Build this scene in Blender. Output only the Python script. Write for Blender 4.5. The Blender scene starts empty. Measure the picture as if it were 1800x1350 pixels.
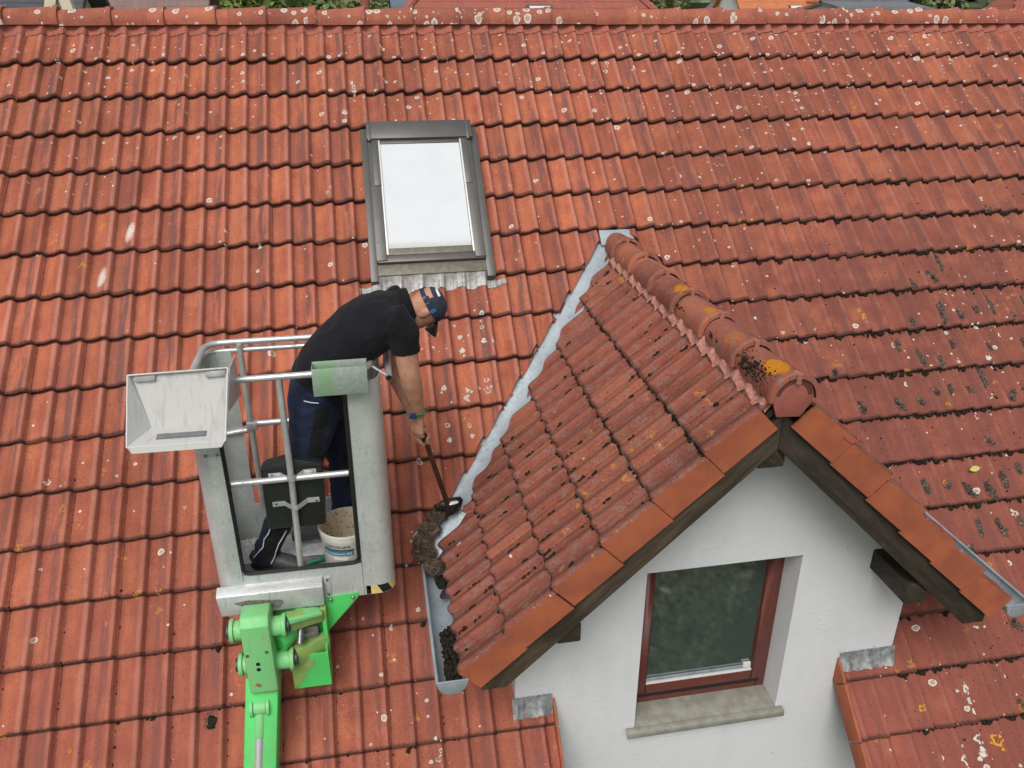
import bpy, bmesh, math, random
from mathutils import Vector, Matrix, noise as mnoise
random.seed(7)
R_ = math.radians
scene = bpy.context.scene
COL = scene.collection

# ------------------------------------------------------------------ camera
CAM_ROWS = ((0.98442, -0.17580, -0.00140), (-0.07454, -0.40980, -0.90912), (0.15925, 0.89508, -0.41642))
CAM_LOC = Vector((2.2118, -7.1486, 0.0102))
FPX = 1383.8
cam = bpy.data.cameras.new('camera'); cam_ob = bpy.data.objects.new('camera', cam); COL.objects.link(cam_ob)
rx, ry, rz = [Vector(r) for r in CAM_ROWS]
m = Matrix((rx, -ry, -rz)).transposed().to_4x4(); m.translation = CAM_LOC
cam_ob.matrix_world = m
cam.sensor_width = 36.0; cam.lens = FPX / 1800 * 36.0; cam.clip_start = 0.05; cam.clip_end = 2000
scene.camera = cam_ob
scene.render.resolution_x, scene.render.resolution_y = 1024, 768

# ------------------------------------------------------------------ world, sun, exposure
SUN_EL, SUN_AZ = R_(52), R_(203)      # azimuth measured from +Y towards +X
world = bpy.data.worlds.new('World'); scene.world = world; world.use_nodes = True
wt = world.node_tree; wt.nodes.clear()
sky = wt.nodes.new('ShaderNodeTexSky'); sky.sky_type = 'NISHITA'; sky.sun_disc = False
sky.sun_elevation = SUN_EL; sky.sun_rotation = SUN_AZ; sky.dust_density = 4.0; sky.air_density = 1.0; sky.ozone_density = 1.0
hs = wt.nodes.new('ShaderNodeHueSaturation'); hs.inputs['Saturation'].default_value = 0.22
bg = wt.nodes.new('ShaderNodeBackground'); bg.inputs['Strength'].default_value = 0.118
wo = wt.nodes.new('ShaderNodeOutputWorld')
wt.links.new(sky.outputs[0], hs.inputs['Color']); wt.links.new(hs.outputs[0], bg.inputs['Color']); wt.links.new(bg.outputs[0], wo.inputs['Surface'])
sun = bpy.data.lights.new('sun', 'SUN'); sun.energy = 1.3; sun.angle = R_(32); sun.color = (1.0, 0.965, 0.92)
sun_ob = bpy.data.objects.new('sun', sun); COL.objects.link(sun_ob)
sd = Vector((math.sin(SUN_AZ) * math.cos(SUN_EL), math.cos(SUN_AZ) * math.cos(SUN_EL), math.sin(SUN_EL)))
sun_ob.rotation_euler = sd.to_track_quat('Z', 'Y').to_euler(); sun_ob.location = sd * 40
scene.view_settings.view_transform = 'Standard'; scene.view_settings.look = 'None'
scene.view_settings.exposure = 0.30; scene.view_settings.gamma = 1.0; scene.view_settings.use_curve_mapping = False
scene.cycles.max_bounces = 5; scene.cycles.diffuse_bounces = 3; scene.cycles.use_adaptive_sampling = True; scene.cycles.adaptive_threshold = 0.025

# ------------------------------------------------------------------ node helpers
class NT:
    def __init__(s, name, rough=0.7, metallic=0.0, spec=0.5):
        s.mat = bpy.data.materials.new(name); s.mat.use_nodes = True
        s.t = s.mat.node_tree; s.t.nodes.clear()
        s.b = s.t.nodes.new('ShaderNodeBsdfPrincipled'); s.o = s.t.nodes.new('ShaderNodeOutputMaterial')
        s.t.links.new(s.b.outputs[0], s.o.inputs['Surface'])
        s.set('Roughness', rough); s.set('Metallic', metallic); s.set('Specular IOR Level', spec)
    def put(s, sock, v):
        if hasattr(v, 'is_output') or isinstance(v, bpy.types.NodeSocket): s.t.links.new(v, sock)
        else:
            if isinstance(v, (tuple, list)) and len(v) == 3 and sock.type == 'RGBA': v = (*v, 1)
            sock.default_value = v
    def set(s, k, v): s.put(s.b.inputs[k], v)
    def new(s, typ, **kw):
        n = s.t.nodes.new(typ)
        for k, v in kw.items(): setattr(n, k, v)
        return n
    def m(s, op, a, b=0.0, c=0.0, clamp=False):
        n = s.new('ShaderNodeMath', operation=op, use_clamp=clamp)
        s.put(n.inputs[0], a); s.put(n.inputs[1], b); s.put(n.inputs[2], c); return n.outputs[0]
    def mix(s, f, a, b, blend='MIX'):
        n = s.new('ShaderNodeMix', data_type='RGBA', blend_type=blend)
        s.put(n.inputs[0], f); s.put(n.inputs[6], a); s.put(n.inputs[7], b); return n.outputs[2]
    def sstep(s, x, a, b, lo=0.0, hi=1.0):
        n = s.new('ShaderNodeMapRange', interpolation_type='SMOOTHSTEP')
        s.put(n.inputs[0], x); s.put(n.inputs[1], a); s.put(n.inputs[2], b); s.put(n.inputs[3], lo); s.put(n.inputs[4], hi); return n.outputs[0]
    def noise(s, vec, scale, detail=3, rough=0.55, dims='3D'):
        n = s.new('ShaderNodeTexNoise', noise_dimensions=dims)
        if vec is not None: s.put(n.inputs['Vector'], vec)
        s.put(n.inputs['Scale'], scale); s.put(n.inputs['Detail'], detail); s.put(n.inputs['Roughness'], rough); return n
    def vor(s, vec, scale, feature='F1', dims='2D'):
        n = s.new('ShaderNodeTexVoronoi', voronoi_dimensions=dims, feature=feature)
        s.put(n.inputs['Vector'], vec); s.put(n.inputs['Scale'], scale); return n
    def obj(s, ob=None):
        n = s.new('ShaderNodeTexCoord')
        if ob is not None: n.object = ob
        return n.outputs['Object']
    def pos(s): return s.new('ShaderNodeNewGeometry').outputs['Position']
    def xyz(s, v):
        n = s.new('ShaderNodeSeparateXYZ'); s.put(n.inputs[0], v); return n.outputs
    def comb(s, x=0.0, y=0.0, z=0.0):
        n = s.new('ShaderNodeCombineXYZ'); s.put(n.inputs[0], x); s.put(n.inputs[1], y); s.put(n.inputs[2], z); return n.outputs[0]
    def vm(s, op, a, b=(0, 0, 0)):
        n = s.new('ShaderNodeVectorMath', operation=op); s.put(n.inputs[0], a)
        if op == 'SCALE': s.put(n.inputs[3], b)
        else: s.put(n.inputs[1], b)
        return n.outputs[0]
    def bump(s, h, strength=0.3, dist=0.005):
        n = s.new('ShaderNodeBump'); s.put(n.inputs['Height'], h); n.inputs['Strength'].default_value = strength; n.inputs['Distance'].default_value = dist
        s.set('Normal', n.outputs[0])

def simple(name, col, rough=0.6, metallic=0.0, var=0.15, scale=20, bump=0.0, bdist=0.003, spec=0.5, col2=None):
    n = NT(name, rough, metallic, spec); p = n.pos()
    f = n.noise(p, scale, 4).outputs['Fac']
    c2 = col2 or tuple(c * (1 - var * 2) for c in col)
    n.set('Base Color', n.mix(n.sstep(f, 0.32, 0.68), col, c2))
    if bump: n.bump(n.noise(p, scale * 3, 3).outputs['Fac'], bump, bdist)
    return n.mat

def lichen(n, uvv, scale, thr, r, seed, warp=0.12, pw=3.0):
    """ring lichen: returns (mask, ring) from 2D cells; thr = share of cells left empty"""
    w = n.noise(uvv, scale * 3.0, 1).outputs['Color']
    v = n.vm('ADD', n.vm('ADD', uvv, (seed, seed * 1.7, 0)), n.vm('SCALE', n.vm('SUBTRACT', w, (0.5, 0.5, 0.5)), warp / scale * 2))
    vo = n.vor(v, scale); c = n.xyz(vo.outputs['Color'])
    rad = n.m('MULTIPLY', n.m('ADD', 0.22, n.m('MULTIPLY', n.m('POWER', c[1], pw), 0.78)), r)
    pres = n.m('GREATER_THAN', c[0], thr)
    q = n.m('DIVIDE', vo.outputs['Distance'], rad)
    mask = n.m('MULTIPLY', n.sstep(q, 1.0, 0.90), pres)
    ring = n.sstep(q, 0.45, 0.80)
    return mask, ring, c[2]

def tile_mat(name, frame, gauge, width=0.30, pan=(0.47, 0.146, 0.078), pan2=(0.35, 0.093, 0.054), roll=(0.47, 0.190, 0.135),
             dirt=0.35, white=0.0, orange=0.0, grey=0.0, moss=0.0, ridge_dense=True, bands=True, spots=(), mossy_right=False, lr=0.29):
    n = NT(name, 0.82, 0, 0.2)
    P = n.obj(frame); x, y, z = n.xyz(P)
    uvv = n.comb(x, y, 0)
    yo = n.m('ADD', y, 0.005)
    tid = n.comb(n.m('FLOOR', n.m('DIVIDE', x, width)), n.m('FLOOR', n.m('DIVIDE', yo, gauge)), 0)
    wn = n.new('ShaderNodeTexWhiteNoise', noise_dimensions='2D'); n.put(wn.inputs['Vector'], tid)
    rnd = wn.outputs['Value']; rc = n.xyz(wn.outputs['Color'])
    ul = n.m('MULTIPLY', n.m('FRACT', n.m('DIVIDE', x, width)), width)
    vl = n.m('MULTIPLY', n.m('FRACT', n.m('DIVIDE', yo, gauge)), gauge)
    big = n.noise(P, 0.55, 1).outputs['Fac']
    med = n.noise(P, 6.0, 3, 0.6).outputs['Fac']
    fine = n.noise(P, 60, 3, 0.65).outputs['Fac']
    grain = n.noise(P, 420, 1, 0.6).outputs['Fac']
    base = n.mix(n.sstep(med, 0.3, 0.7), pan, pan2)
    base = n.mix(n.m('MULTIPLY', n.sstep(rnd, 0.0, 1.0), 0.55), base, tuple(c * 0.74 for c in pan2))
    base = n.mix(n.m('MULTIPLY', n.m('GREATER_THAN', rc[1], 0.80), 0.35), base, (0.55, 0.185, 0.09))
    if bands:
        rm = n.m('MAXIMUM', n.sstep(n.m('ABSOLUTE', n.m('SUBTRACT', ul, 0.124)), 0.026, 0.010), n.m('MULTIPLY', 0.6, n.sstep(n.m('ABSOLUTE', n.m('SUBTRACT', ul, 0.275)), 0.024, 0.010)))
        base = n.mix(n.m('MULTIPLY', rm, n.sstep(fine, 0.25, 0.6, 0.45, 0.9)), base, roll)
        # purple-grey weathered streak running down the second pan
        st = n.noise(n.comb(n.m('MULTIPLY', x, 34), n.m('MULTIPLY', y, 3.5), n.m('MULTIPLY', rnd, 9)), 1.0, 4, 0.6).outputs['Fac']
        zone = n.m('MULTIPLY', n.sstep(ul, 0.185, 0.222), n.sstep(ul, 0.268, 0.245))
        zone = n.m('ADD', n.m('MULTIPLY', zone, 0.9), n.m('MULTIPLY', n.sstep(rc[2], 0.2, 1.0), 0.45))
        base = n.mix(n.m('MULTIPLY', n.m('MULTIPLY', zone, n.sstep(st, 0.36, 0.58)), 1.0, clamp=True), base, (0.165, 0.070, 0.062))
        # orange clean streak on the first pan
        zone2 = n.m('MULTIPLY', n.sstep(ul, 0.0, 0.03), n.sstep(ul, 0.09, 0.06))
        base = n.mix(n.m('MULTIPLY', n.m('MULTIPLY', zone2, n.sstep(st, 0.42, 0.62)), 0.45), base, (0.56, 0.165, 0.06))
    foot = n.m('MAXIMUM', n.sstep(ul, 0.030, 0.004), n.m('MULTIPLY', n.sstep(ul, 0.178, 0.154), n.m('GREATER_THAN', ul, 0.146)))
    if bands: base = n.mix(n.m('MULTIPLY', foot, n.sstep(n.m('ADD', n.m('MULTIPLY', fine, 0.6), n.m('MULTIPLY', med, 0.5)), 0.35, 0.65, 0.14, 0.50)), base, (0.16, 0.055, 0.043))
    base = n.mix(n.m('MULTIPLY', n.sstep(grain, 0.42, 0.75), 0.25), base, (0.52, 0.21, 0.13))
    alg = n.noise(n.comb(n.m('MULTIPLY', x, 2.2), n.m('MULTIPLY', y, 1.1), 3.0), 1.6, 3, 0.62).outputs['Fac']
    base = n.mix(n.m('MULTIPLY', n.sstep(alg, 0.46, 0.70), 0.45), base, tuple(c * 0.55 for c in pan2))
    if mossy_right:
        mr = n.m('MULTIPLY', n.sstep(n.m('ADD', x, n.m('MULTIPLY', alg, 2.4)), 4.2, 7.2), n.sstep(y, -0.6, -2.8, 0.35, 1.0))
        base = n.mix(n.m('MULTIPLY', mr, n.sstep(med, 0.25, 0.7, 0.50, 0.92)), base, (0.155, 0.052, 0.042))
        lw = n.sstep(n.m('ADD', y, n.m('MULTIPLY', alg, 1.2)), -2.2, -5.0)
        base = n.mix(n.m('MULTIPLY', lw, n.sstep(med, 0.3, 0.7, 0.30, 0.60)), base, (0.25, 0.072, 0.052))
    # dirt
    dn = n.sstep(n.m('ADD', n.m('MULTIPLY', big, 0.6), n.m('MULTIPLY', fine, 0.5)), 0.45, 0.75)
    base = n.mix(n.m('MULTIPLY', dn, dirt), base, (0.17, 0.058, 0.038))
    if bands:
        edge = n.m('MAXIMUM', n.sstep(n.m('ADD', vl, n.m('MULTIPLY', n.m('SUBTRACT', fine, 0.5), 0.04)), 0.032, 0.012), n.m('MULTIPLY', n.sstep(ul, 0.0045, 0.001), n.sstep(fine, 0.35, 0.55)))  # dirty lower edges and joints; the band also paints in course gap shadow
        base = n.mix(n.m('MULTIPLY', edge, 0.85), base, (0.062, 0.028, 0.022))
    # dark specks
    sp = n.vor(uvv, 120); spc = n.xyz(sp.outputs['Color'])
    spk = n.m('MULTIPLY', n.sstep(sp.outputs['Distance'], 0.30, 0.18), n.m('GREATER_THAN', spc[0], n.sstep(n.m('ADD', n.m('MULTIPLY', n.noise(P, 14.0, 3, 0.6).outputs['Fac'], 0.8), n.m('MULTIPLY', big, 0.4)), 0.48, 0.78, 0.992, 0.76 - 0.15 * moss)))
    base = n.mix(n.m('MULTIPLY', spk, 0.8), base, (0.03, 0.018, 0.014))
    if grey:
        gm = n.m('MULTIPLY', n.sstep(n.noise(n.comb(n.m('MULTIPLY', x, 3.0), y, 0), 14, 5, 0.75).outputs['Fac'], 0.47, 0.60), n.sstep(n.noise(P, 95, 3, 0.7).outputs['Fac'], 0.42, 0.56))
        base = n.mix(n.m('MULTIPLY', gm, grey), base, (0.20, 0.165, 0.145))
    if orange:
        o1, o1r, _ = lichen(n, uvv, 9.0, n.sstep(big, 0.35, 0.65, 0.99, 0.99 - orange), 0.24, 5.3, 0.5)
        o2 = n.m('MULTIPLY', o1, n.sstep(n.noise(P, 120, 3, 0.7).outputs['Fac'], 0.42, 0.56))
        base = n.mix(n.m('MULTIPLY', o2, 0.85), base, n.mix(o1r, (0.42, 0.20, 0.05), (0.52, 0.22, 0.03)))
    if white:
        near_ridge = n.sstep(n.m('ADD', y, n.m('MULTIPLY', n.sstep(x, 0.2, 3.0), 0.25)), -1.05, -0.10, 0.0, 0.25) if ridge_dense else 0.0
        z1 = n.m('MULTIPLY', n.m('MULTIPLY', n.sstep(x, 2.45, 2.62), n.sstep(x, 3.12, 2.98)), n.m('MULTIPLY', n.sstep(y, -3.75, -3.55), n.sstep(y, -2.4, -2.55))) if ridge_dense else 0.0
        dens = n.m('ADD', n.m('ADD', n.m('MULTIPLY', n.m('MULTIPLY', n.sstep(big, 0.38, 0.72), n.sstep(x, 1.2, 4.5, 0.45, 1.0)), white), near_ridge), n.m('MULTIPLY', z1, 0.10))
        a, ar, az = lichen(n, uvv, 12.0, n.m('SUBTRACT', 0.994, n.m('MULTIPLY', dens, 0.85)), lr, 1.1, 0.11, 3.0 if lr < .4 else 1.0)
        b, br, bz = lichen(n, uvv, 26.0, n.m('SUBTRACT', 0.990, n.m('MULTIPLY', dens, 0.34)), 0.24, 8.2, 0.08)
        brk = n.sstep(n.noise(P, 62, 3, 0.75).outputs['Fac'], 0.32, 0.42)
        wc = n.mix(ar, (0.46, 0.37, 0.29), (0.63, 0.595, 0.53))
        base = n.mix(n.m('MULTIPLY', a, n.m('MULTIPLY', brk, n.sstep(ar, 0, 1, 0.72, 0.97))), base, wc)
        base = n.mix(n.m('MULTIPLY', b, n.m('MULTIPLY', brk, 0.92)), base, (0.60, 0.55, 0.49))
    if mossy_right:   # two splashes of bird droppings on the upper left of the roof
        for (du, dv) in ((0.545, -1.875), (0.382, -2.225)):
            e = n.m('ADD', n.m('POWER', n.m('MULTIPLY', n.m('SUBTRACT', n.m('ADD', x, n.m('MULTIPLY', y, -0.12)), du - dv * 0.12), 22.0), 2.0), n.m('POWER', n.m('MULTIPLY', n.m('SUBTRACT', y, dv), 8.5), 2.0))
            base = n.mix(n.m('MULTIPLY', n.m('GREATER_THAN', n.m('ADD', n.noise(P, 260, 2, 0.7).outputs['Fac'], 0.0), n.sstep(e, 0.0, 1.0, 0.46, 0.72)), n.m('LESS_THAN', e, 1.0)), base, (0.68, 0.62, 0.54))
    for (sx, sy, sz, sr, amt) in spots:
        W = n.pos(); dv = n.new('ShaderNodeVectorMath', operation='DISTANCE'); n.put(dv.inputs[0], n.vm('MULTIPLY', W, (1, .62, 1))); n.put(dv.inputs[1], (sx, sy * .62, sz))
        d = n.m('ADD', dv.outputs['Value'], n.m('MULTIPLY', n.m('SUBTRACT', n.noise(W, 38, 4, 0.65).outputs['Fac'], 0.5), sr * 1.5))
        mk = n.m('MULTIPLY', n.sstep(d, sr, sr * 0.8), n.sstep(n.noise(W, 190, 3, 0.7).outputs['Fac'], 0.62 - 0.4 * amt, 0.68 - 0.34 * amt))
        base = n.mix(n.m('MULTIPLY', mk, 0.95), base, n.mix(fine, (0.62, 0.25, 0.012), (0.50, 0.17, 0.01)))
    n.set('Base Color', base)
    n.set('Roughness', n.sstep(fine, 0.3, 0.7, 0.70, 0.92))
    n.bump(n.m('ADD', n.m('MULTIPLY', fine, 0.6), n.m('MULTIPLY', grain, 0.4)), 0.28, 0.004)
    return n.mat

# ------------------------------------------------------------------ mesh helpers
class MB:
    def __init__(s): s.v = []; s.f = []; s.mi = []
    def add(s, vs, fs, mi=0):
        o = len(s.v); s.v += [tuple(v) for v in vs]; s.f += [tuple(i + o for i in f) for f in fs]; s.mi += [mi] * len(fs); return s
    def hexa(s, p, mi=0):   # 8 points: bottom loop 0-3, top loop 4-7
        return s.add(p, [(3, 2, 1, 0), (4, 5, 6, 7), (0, 1, 5, 4), (1, 2, 6, 5), (2, 3, 7, 6), (3, 0, 4, 7)], mi)
    def box(s, a, b, mi=0, M=None):
        x0, y0, z0 = a; x1, y1, z1 = b
        p = [Vector(q) for q in ((x0, y0, z0), (x1, y0, z0), (x1, y1, z0), (x0, y1, z0), (x0, y0, z1), (x1, y0, z1), (x1, y1, z1), (x0, y1, z1))]
        if M is not None: p = [M @ q for q in p]
        return s.hexa(p, mi)
    def prism(s, poly, ext, mi=0):   # planar polygon (3D points) extruded along ext
        e = Vector(ext); n = len(poly); a = [Vector(q) for q in poly]; b = [q + e for q in a]
        fs = [tuple(range(n - 1, -1, -1)), tuple(range(n, 2 * n))] + [(i, (i + 1) % n, n + (i + 1) % n, n + i) for i in range(n)]
        return s.add(a + b, fs, mi)
    def tube(s, path, r, seg=12, caps=True, mi=0, ry=None):
        pts = [Vector(q) for q in path]; n = len(pts)
        rr = r if isinstance(r, (list, tuple)) else [r] * n
        ref = Vector((0, 0, 1)); vs = []; fs = []; prev = None
        for i, p in enumerate(pts):
            t = (pts[min(i + 1, n - 1)] - pts[max(i - 1, 0)]).normalized()
            if prev is None:
                a = t.cross(ref)
                if a.length < 1e-3: a = t.cross(Vector((1, 0, 0)))
                a.normalize()
            else:
                a = (prev - t * prev.dot(t)).normalized()
            prev = a; b = t.cross(a)
            for k in range(seg):
                w = 2 * math.pi * k / seg
                vs.append(p + a * math.cos(w) * rr[i] + b * math.sin(w) * rr[i])
        for i in range(n - 1):
            for k in range(seg):
                k2 = (k + 1) % seg; fs.append((i * seg + k, i * seg + k2, (i + 1) * seg + k2, (i + 1) * seg + k))
        if caps: fs.append(tuple(range(seg - 1, -1, -1))); fs.append(tuple(range((n - 1) * seg, n * seg)))
        return s.add(vs, fs, mi)
    def grid(s, rows, mi=0, close=False):
        nr, nc = len(rows), len(rows[0]); fs = []
        for i in range(nr - 1):
            for j in range(nc - (0 if close else 1)):
                j2 = (j + 1) % nc; fs.append((i * nc + j, i * nc + j2, (i + 1) * nc + j2, (i + 1) * nc + j))
        return s.add([q for r in rows for q in r], fs, mi)
    def ball(s, c, r, seed=0, amp=0.0, sub=1, sc=(1, 1, 1), M=None, mi=0):
        V, F = ICO[sub]; c = Vector(c); vs = []
        for q in V:
            d = 1 + amp * (mnoise.noise(q * 1.7 + Vector((seed * 3.1, seed * 1.3, seed)))) if amp else 1
            w = Vector((q.x * sc[0], q.y * sc[1], q.z * sc[2])) * (r * d)
            if M is not None: w = M @ w
            vs.append(c + w)
        return s.add(vs, F, mi)
    def mesh(s, name, mats=(), smooth=False, auto=None):
        me = bpy.data.meshes.new(name); me.from_pydata(s.v, [], s.f); 
        for mt in mats: me.materials.append(mt)
        if len(mats) > 1: me.polygons.foreach_set('material_index', s.mi)
        if smooth or auto: me.polygons.foreach_set('use_smooth', [True] * len(me.polygons))
        me.update()
        if auto: me.set_sharp_from_angle(angle=R_(auto))
        return me
ICO = {}
for sub_ in (1, 2, 3):
    b_ = bmesh.new(); bmesh.ops.create_icosphere(b_, subdivisions=sub_, radius=1); b_.verts.ensure_lookup_table()
    ICO[sub_] = ([v.co.copy() for v in b_.verts], [tuple(v.index for v in f.verts) for f in b_.faces]); b_.free()

def props(o, label=None, cat=None, group=None, kind=None):
    if label: o['label'] = label
    if cat: o['category'] = cat
    if group: o['group'] = group
    if kind: o['kind'] = kind
    return o
def empty(name, loc=(0, 0, 0), M=None):
    o = bpy.data.objects.new(name, None); COL.objects.link(o); o.empty_display_size = 0.1
    o.matrix_world = M if M is not None else Matrix.Translation(loc); return o
def link(name, me, parent=None, local=None):
    """mesh built in world coordinates unless local is given (matrix relative to the parent)"""
    o = bpy.data.objects.new(name, me); COL.objects.link(o)
    if parent is not None:
        o.parent = parent
        if local is None: o.matrix_parent_inverse = wm(parent).inverted()
    if local is not None: o.matrix_basis = local
    return o
def wm(o):
    M = o.matrix_basis.copy()
    if o.parent is not None: M = wm(o.parent) @ o.matrix_parent_inverse @ M
    return M
def part(name, mb, mats, parent, auto=35, bevel=0.0, smooth=False):
    if not isinstance(mats, (list, tuple)): mats = [mats]
    me = mb.mesh(name, mats, smooth=smooth, auto=None if smooth else auto)
    if bevel:
        b = bmesh.new(); b.from_mesh(me); bmesh.ops.remove_doubles(b, verts=b.verts, dist=1e-5)
        bmesh.ops.recalc_face_normals(b, faces=b.faces)
        es = [e for e in b.edges if len(e.link_faces) == 2 and e.calc_face_angle(0) > R_(40)]
        bmesh.ops.bevel(b, geom=es, offset=bevel, segments=2, profile=0.5, affect='EDGES', clamp_overlap=True)
        b.to_mesh(me); b.free(); me.polygons.foreach_set('use_smooth', [True] * len(me.polygons)); me.set_sharp_from_angle(angle=R_(auto))
    return link(name, me, parent)
def frame_matrix(O, U, V):
    U, V = Vector(U), Vector(V); N = U.cross(V)
    M = Matrix((U, V, N)).transposed().to_4x4(); M.translation = Vector(O); return M
def project(p):
    d = Vector(p) - CAM_LOC; return 900 + FPX * d.dot(rx) / d.dot(rz), 675 + FPX * d.dot(ry) / d.dot(rz), d.dot(rz)

# ------------------------------------------------------------------ tile geometry
ALPHA = 0.7582; CA, SA = math.cos(ALPHA), math.sin(ALPHA)
G = 0.3363; TW = 0.30; TH = 0.037; TILT = 0.034; TL = 0.42
def smooth01(t): t = max(0.0, min(1.0, t)); return t * t * (3 - 2 * t)
def prof(u):
    t = (u % 0.15) / 0.15 if u < 0.2999 else 1.0
    if t < 0.80: return TH * smooth01((t - 0.16) / 0.64) ** 1.25
    if t < 0.86: return TH
    return TH * smooth01((1.0 - t) / 0.14)
US = [0, .02, .035, .05, .065, .08, .092, .104, .115, .122, .129, .134, .139, .144, .150, .170, .185, .2, .215, .23, .242, .254, .265, .272, .279, .285, .290, .295, .3015]
def tile_surf(ul, vl, gauge): return prof(ul) - TH - TILT * vl / gauge
def tile_rows(gauge, us=US, seed=None):
    rows = []
    for vl, dz in ((0.006, -0.032), (0.0, -0.010), (0.004, -0.003), (0.014, 0.0), (TL * 0.5, 0.0), (TL, 0.0)):
        rows.append([Vector((u, vl, tile_surf(u, vl, gauge) + dz)) for u in us])
    return rows
def tile_mb(gauge, left_edge=True):
    b = MB(); rows = tile_rows(gauge); b.grid(rows)
    r = [[rw[-1] + Vector((0.0004, 0, -0.016)) for rw in rows], [rw[-1] for rw in rows]]
    b.grid([r[1], r[0]]); return b
def clip_mesh(mb, M, planes, mats, name='tile'):
    """cut a tile mesh (moved by M) by half spaces (point, normal): keeps the side the normal points to"""
    me = mb.mesh(name, mats, auto=50); me.transform(M)
    b = bmesh.new(); b.from_mesh(me)
    for co, no in planes:
        bmesh.ops.bisect_plane(b, geom=b.verts[:] + b.edges[:] + b.faces[:], plane_co=co, plane_no=no, clear_inner=True, dist=1e-6)
    n = len(b.faces)
    if n == 0: b.free(); bpy.data.meshes.remove(me); return None
    b.to_mesh(me); b.free(); me.polygons.foreach_set('use_smooth', [True] * len(me.polygons)); me.set_sharp_from_angle(angle=R_(50)); return me

# ------------------------------------------------------------------ metals and other shared materials
def galv(name, col=(0.60, 0.615, 0.61), tint=(0.46, 0.475, 0.47), rough=0.40, spots=True, metallic=0.4):
    n = NT(name, rough, metallic); p = n.pos()
    big = n.noise(p, 5, 4, 0.6).outputs['Fac']; fine = n.noise(n.vm('MULTIPLY', p, (1, 1, 0.25)), 40, 4, 0.65).outputs['Fac']
    c = n.mix(n.sstep(big, 0.3, 0.7), col, tint)
    vo = n.vor(p, 110, dims='3D'); c = n.mix(n.m('MULTIPLY', n.xyz(vo.outputs['Color'])[0], 0.22), c, tuple(q * 1.35 for q in col))
    c = n.mix(n.m('MULTIPLY', n.sstep(fine, 0.56, 0.72), 0.5), c, tuple(q * 0.55 for q in tint))
    if spots:
        v2 = n.vor(p, 75, dims='3D'); s2 = n.m('MULTIPLY', n.sstep(v2.outputs['Distance'], 0.22, 0.12), n.m('GREATER_THAN', n.xyz(v2.outputs['Color'])[1], n.sstep(big, .35, .65, .95, .45)))
        c = n.mix(n.m('MULTIPLY', s2, 0.8), c, (0.85, 0.86, 0.85))
    n.set('Base Color', c); n.set('Roughness', n.sstep(fine, 0.3, 0.7, rough - 0.1, rough + 0.15)); n.bump(fine, 0.08, 0.002); return n.mat
M_GALV = galv('galvanised_steel')
M_GALV_G = galv('galvanised_steel_greenish', (0.60, 0.63, 0.61), (0.46, 0.50, 0.475))
M_RAIL = galv('aluminium_tube', (0.66, 0.67, 0.67), (0.48, 0.49, 0.49), 0.38, False, 0.6)
_n = NT('white_weathered_sheet', 0.5, 0.1); _p = _n.pos(); _s = _n.noise(_n.vm('MULTIPLY', _p, (1, .3, .08)), 42, 4, .6).outputs['Fac']; _k = _n.noise(_p, 70, 4, .7).outputs['Fac']; _z = _n.xyz(_p)[2]
_c = _n.mix(_n.m('MULTIPLY', _n.sstep(_s, .54, .68), .35), (0.47, 0.468, 0.452), (0.27, 0.262, 0.245))
_c = _n.mix(_n.m('MULTIPLY', _n.m('MULTIPLY', _n.sstep(_k, .55, .66), _n.sstep(_z, -1.52, -1.44)), .6), _c, (0.22, 0.22, 0.21)); _n.set('Base Color', _c); M_TRAY = _n.mat
M_ZINC = galv('zinc_sheet', (0.37, 0.415, 0.445), (0.27, 0.31, 0.335), 0.5, False, 0.35)
M_LEAD = simple('lead_flashing', (0.17, 0.175, 0.185), 0.55, 0.35, 0.25, 30, 0.25, 0.004, col2=(0.33, 0.335, 0.335))
M_BLACK = simple('black_plastic', (0.018, 0.021, 0.021), 0.42, 0, 0.2, 60)
M_RUBBER = simple('black_rubber', (0.012, 0.012, 0.013), 0.5, 0, 0.2, 40)
M_BOLT = simple('bolt_steel', (0.36, 0.36, 0.35), 0.35, 0.8, 0.2, 60)
def paint(name, c1, c2, rough):
    n = NT(name, rough); p = n.pos(); a = n.noise(p, 9, 4, .6).outputs['Fac']; g = n.noise(n.vm('MULTIPLY', p, (1, 1, .2)), 55, 4, .65).outputs['Fac']; k = n.noise(p, 120, 3, .7).outputs['Fac']
    c = n.mix(n.sstep(a, .3, .7), c1, c2); c = n.mix(n.m('MULTIPLY', n.m('MULTIPLY', n.sstep(g, .52, .70), n.sstep(a, .35, .65)), .5), c, (0.20, 0.24, 0.09))
    c = n.mix(n.m('MULTIPLY', n.sstep(k, .70, .74), .8), c, (0.07, 0.055, 0.035)); c = n.mix(n.m('MULTIPLY', n.sstep(k, .30, .26), .4), c, (0.55, 0.68, 0.45))
    n.set('Base Color', c); n.set('Roughness', n.sstep(g, .3, .7, rough, rough + .25)); return n.mat
M_GREEN = paint('green_paint', (0.07, 0.54, 0.11), (0.085, 0.45, 0.12), 0.34)
M_GREEN2 = paint('faded_green_paint', (0.16, 0.53, 0.19), (0.22, 0.50, 0.20), 0.42)
M_OLIVE = simple('dusty_green_paint', (0.235, 0.36, 0.10), 0.55, 0, 0.1, 12, 0.04, 0.001)
M_CHROME = simple('chrome_rod', (0.78, 0.78, 0.78), 0.3, 0.75, 0.02, 10)
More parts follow.
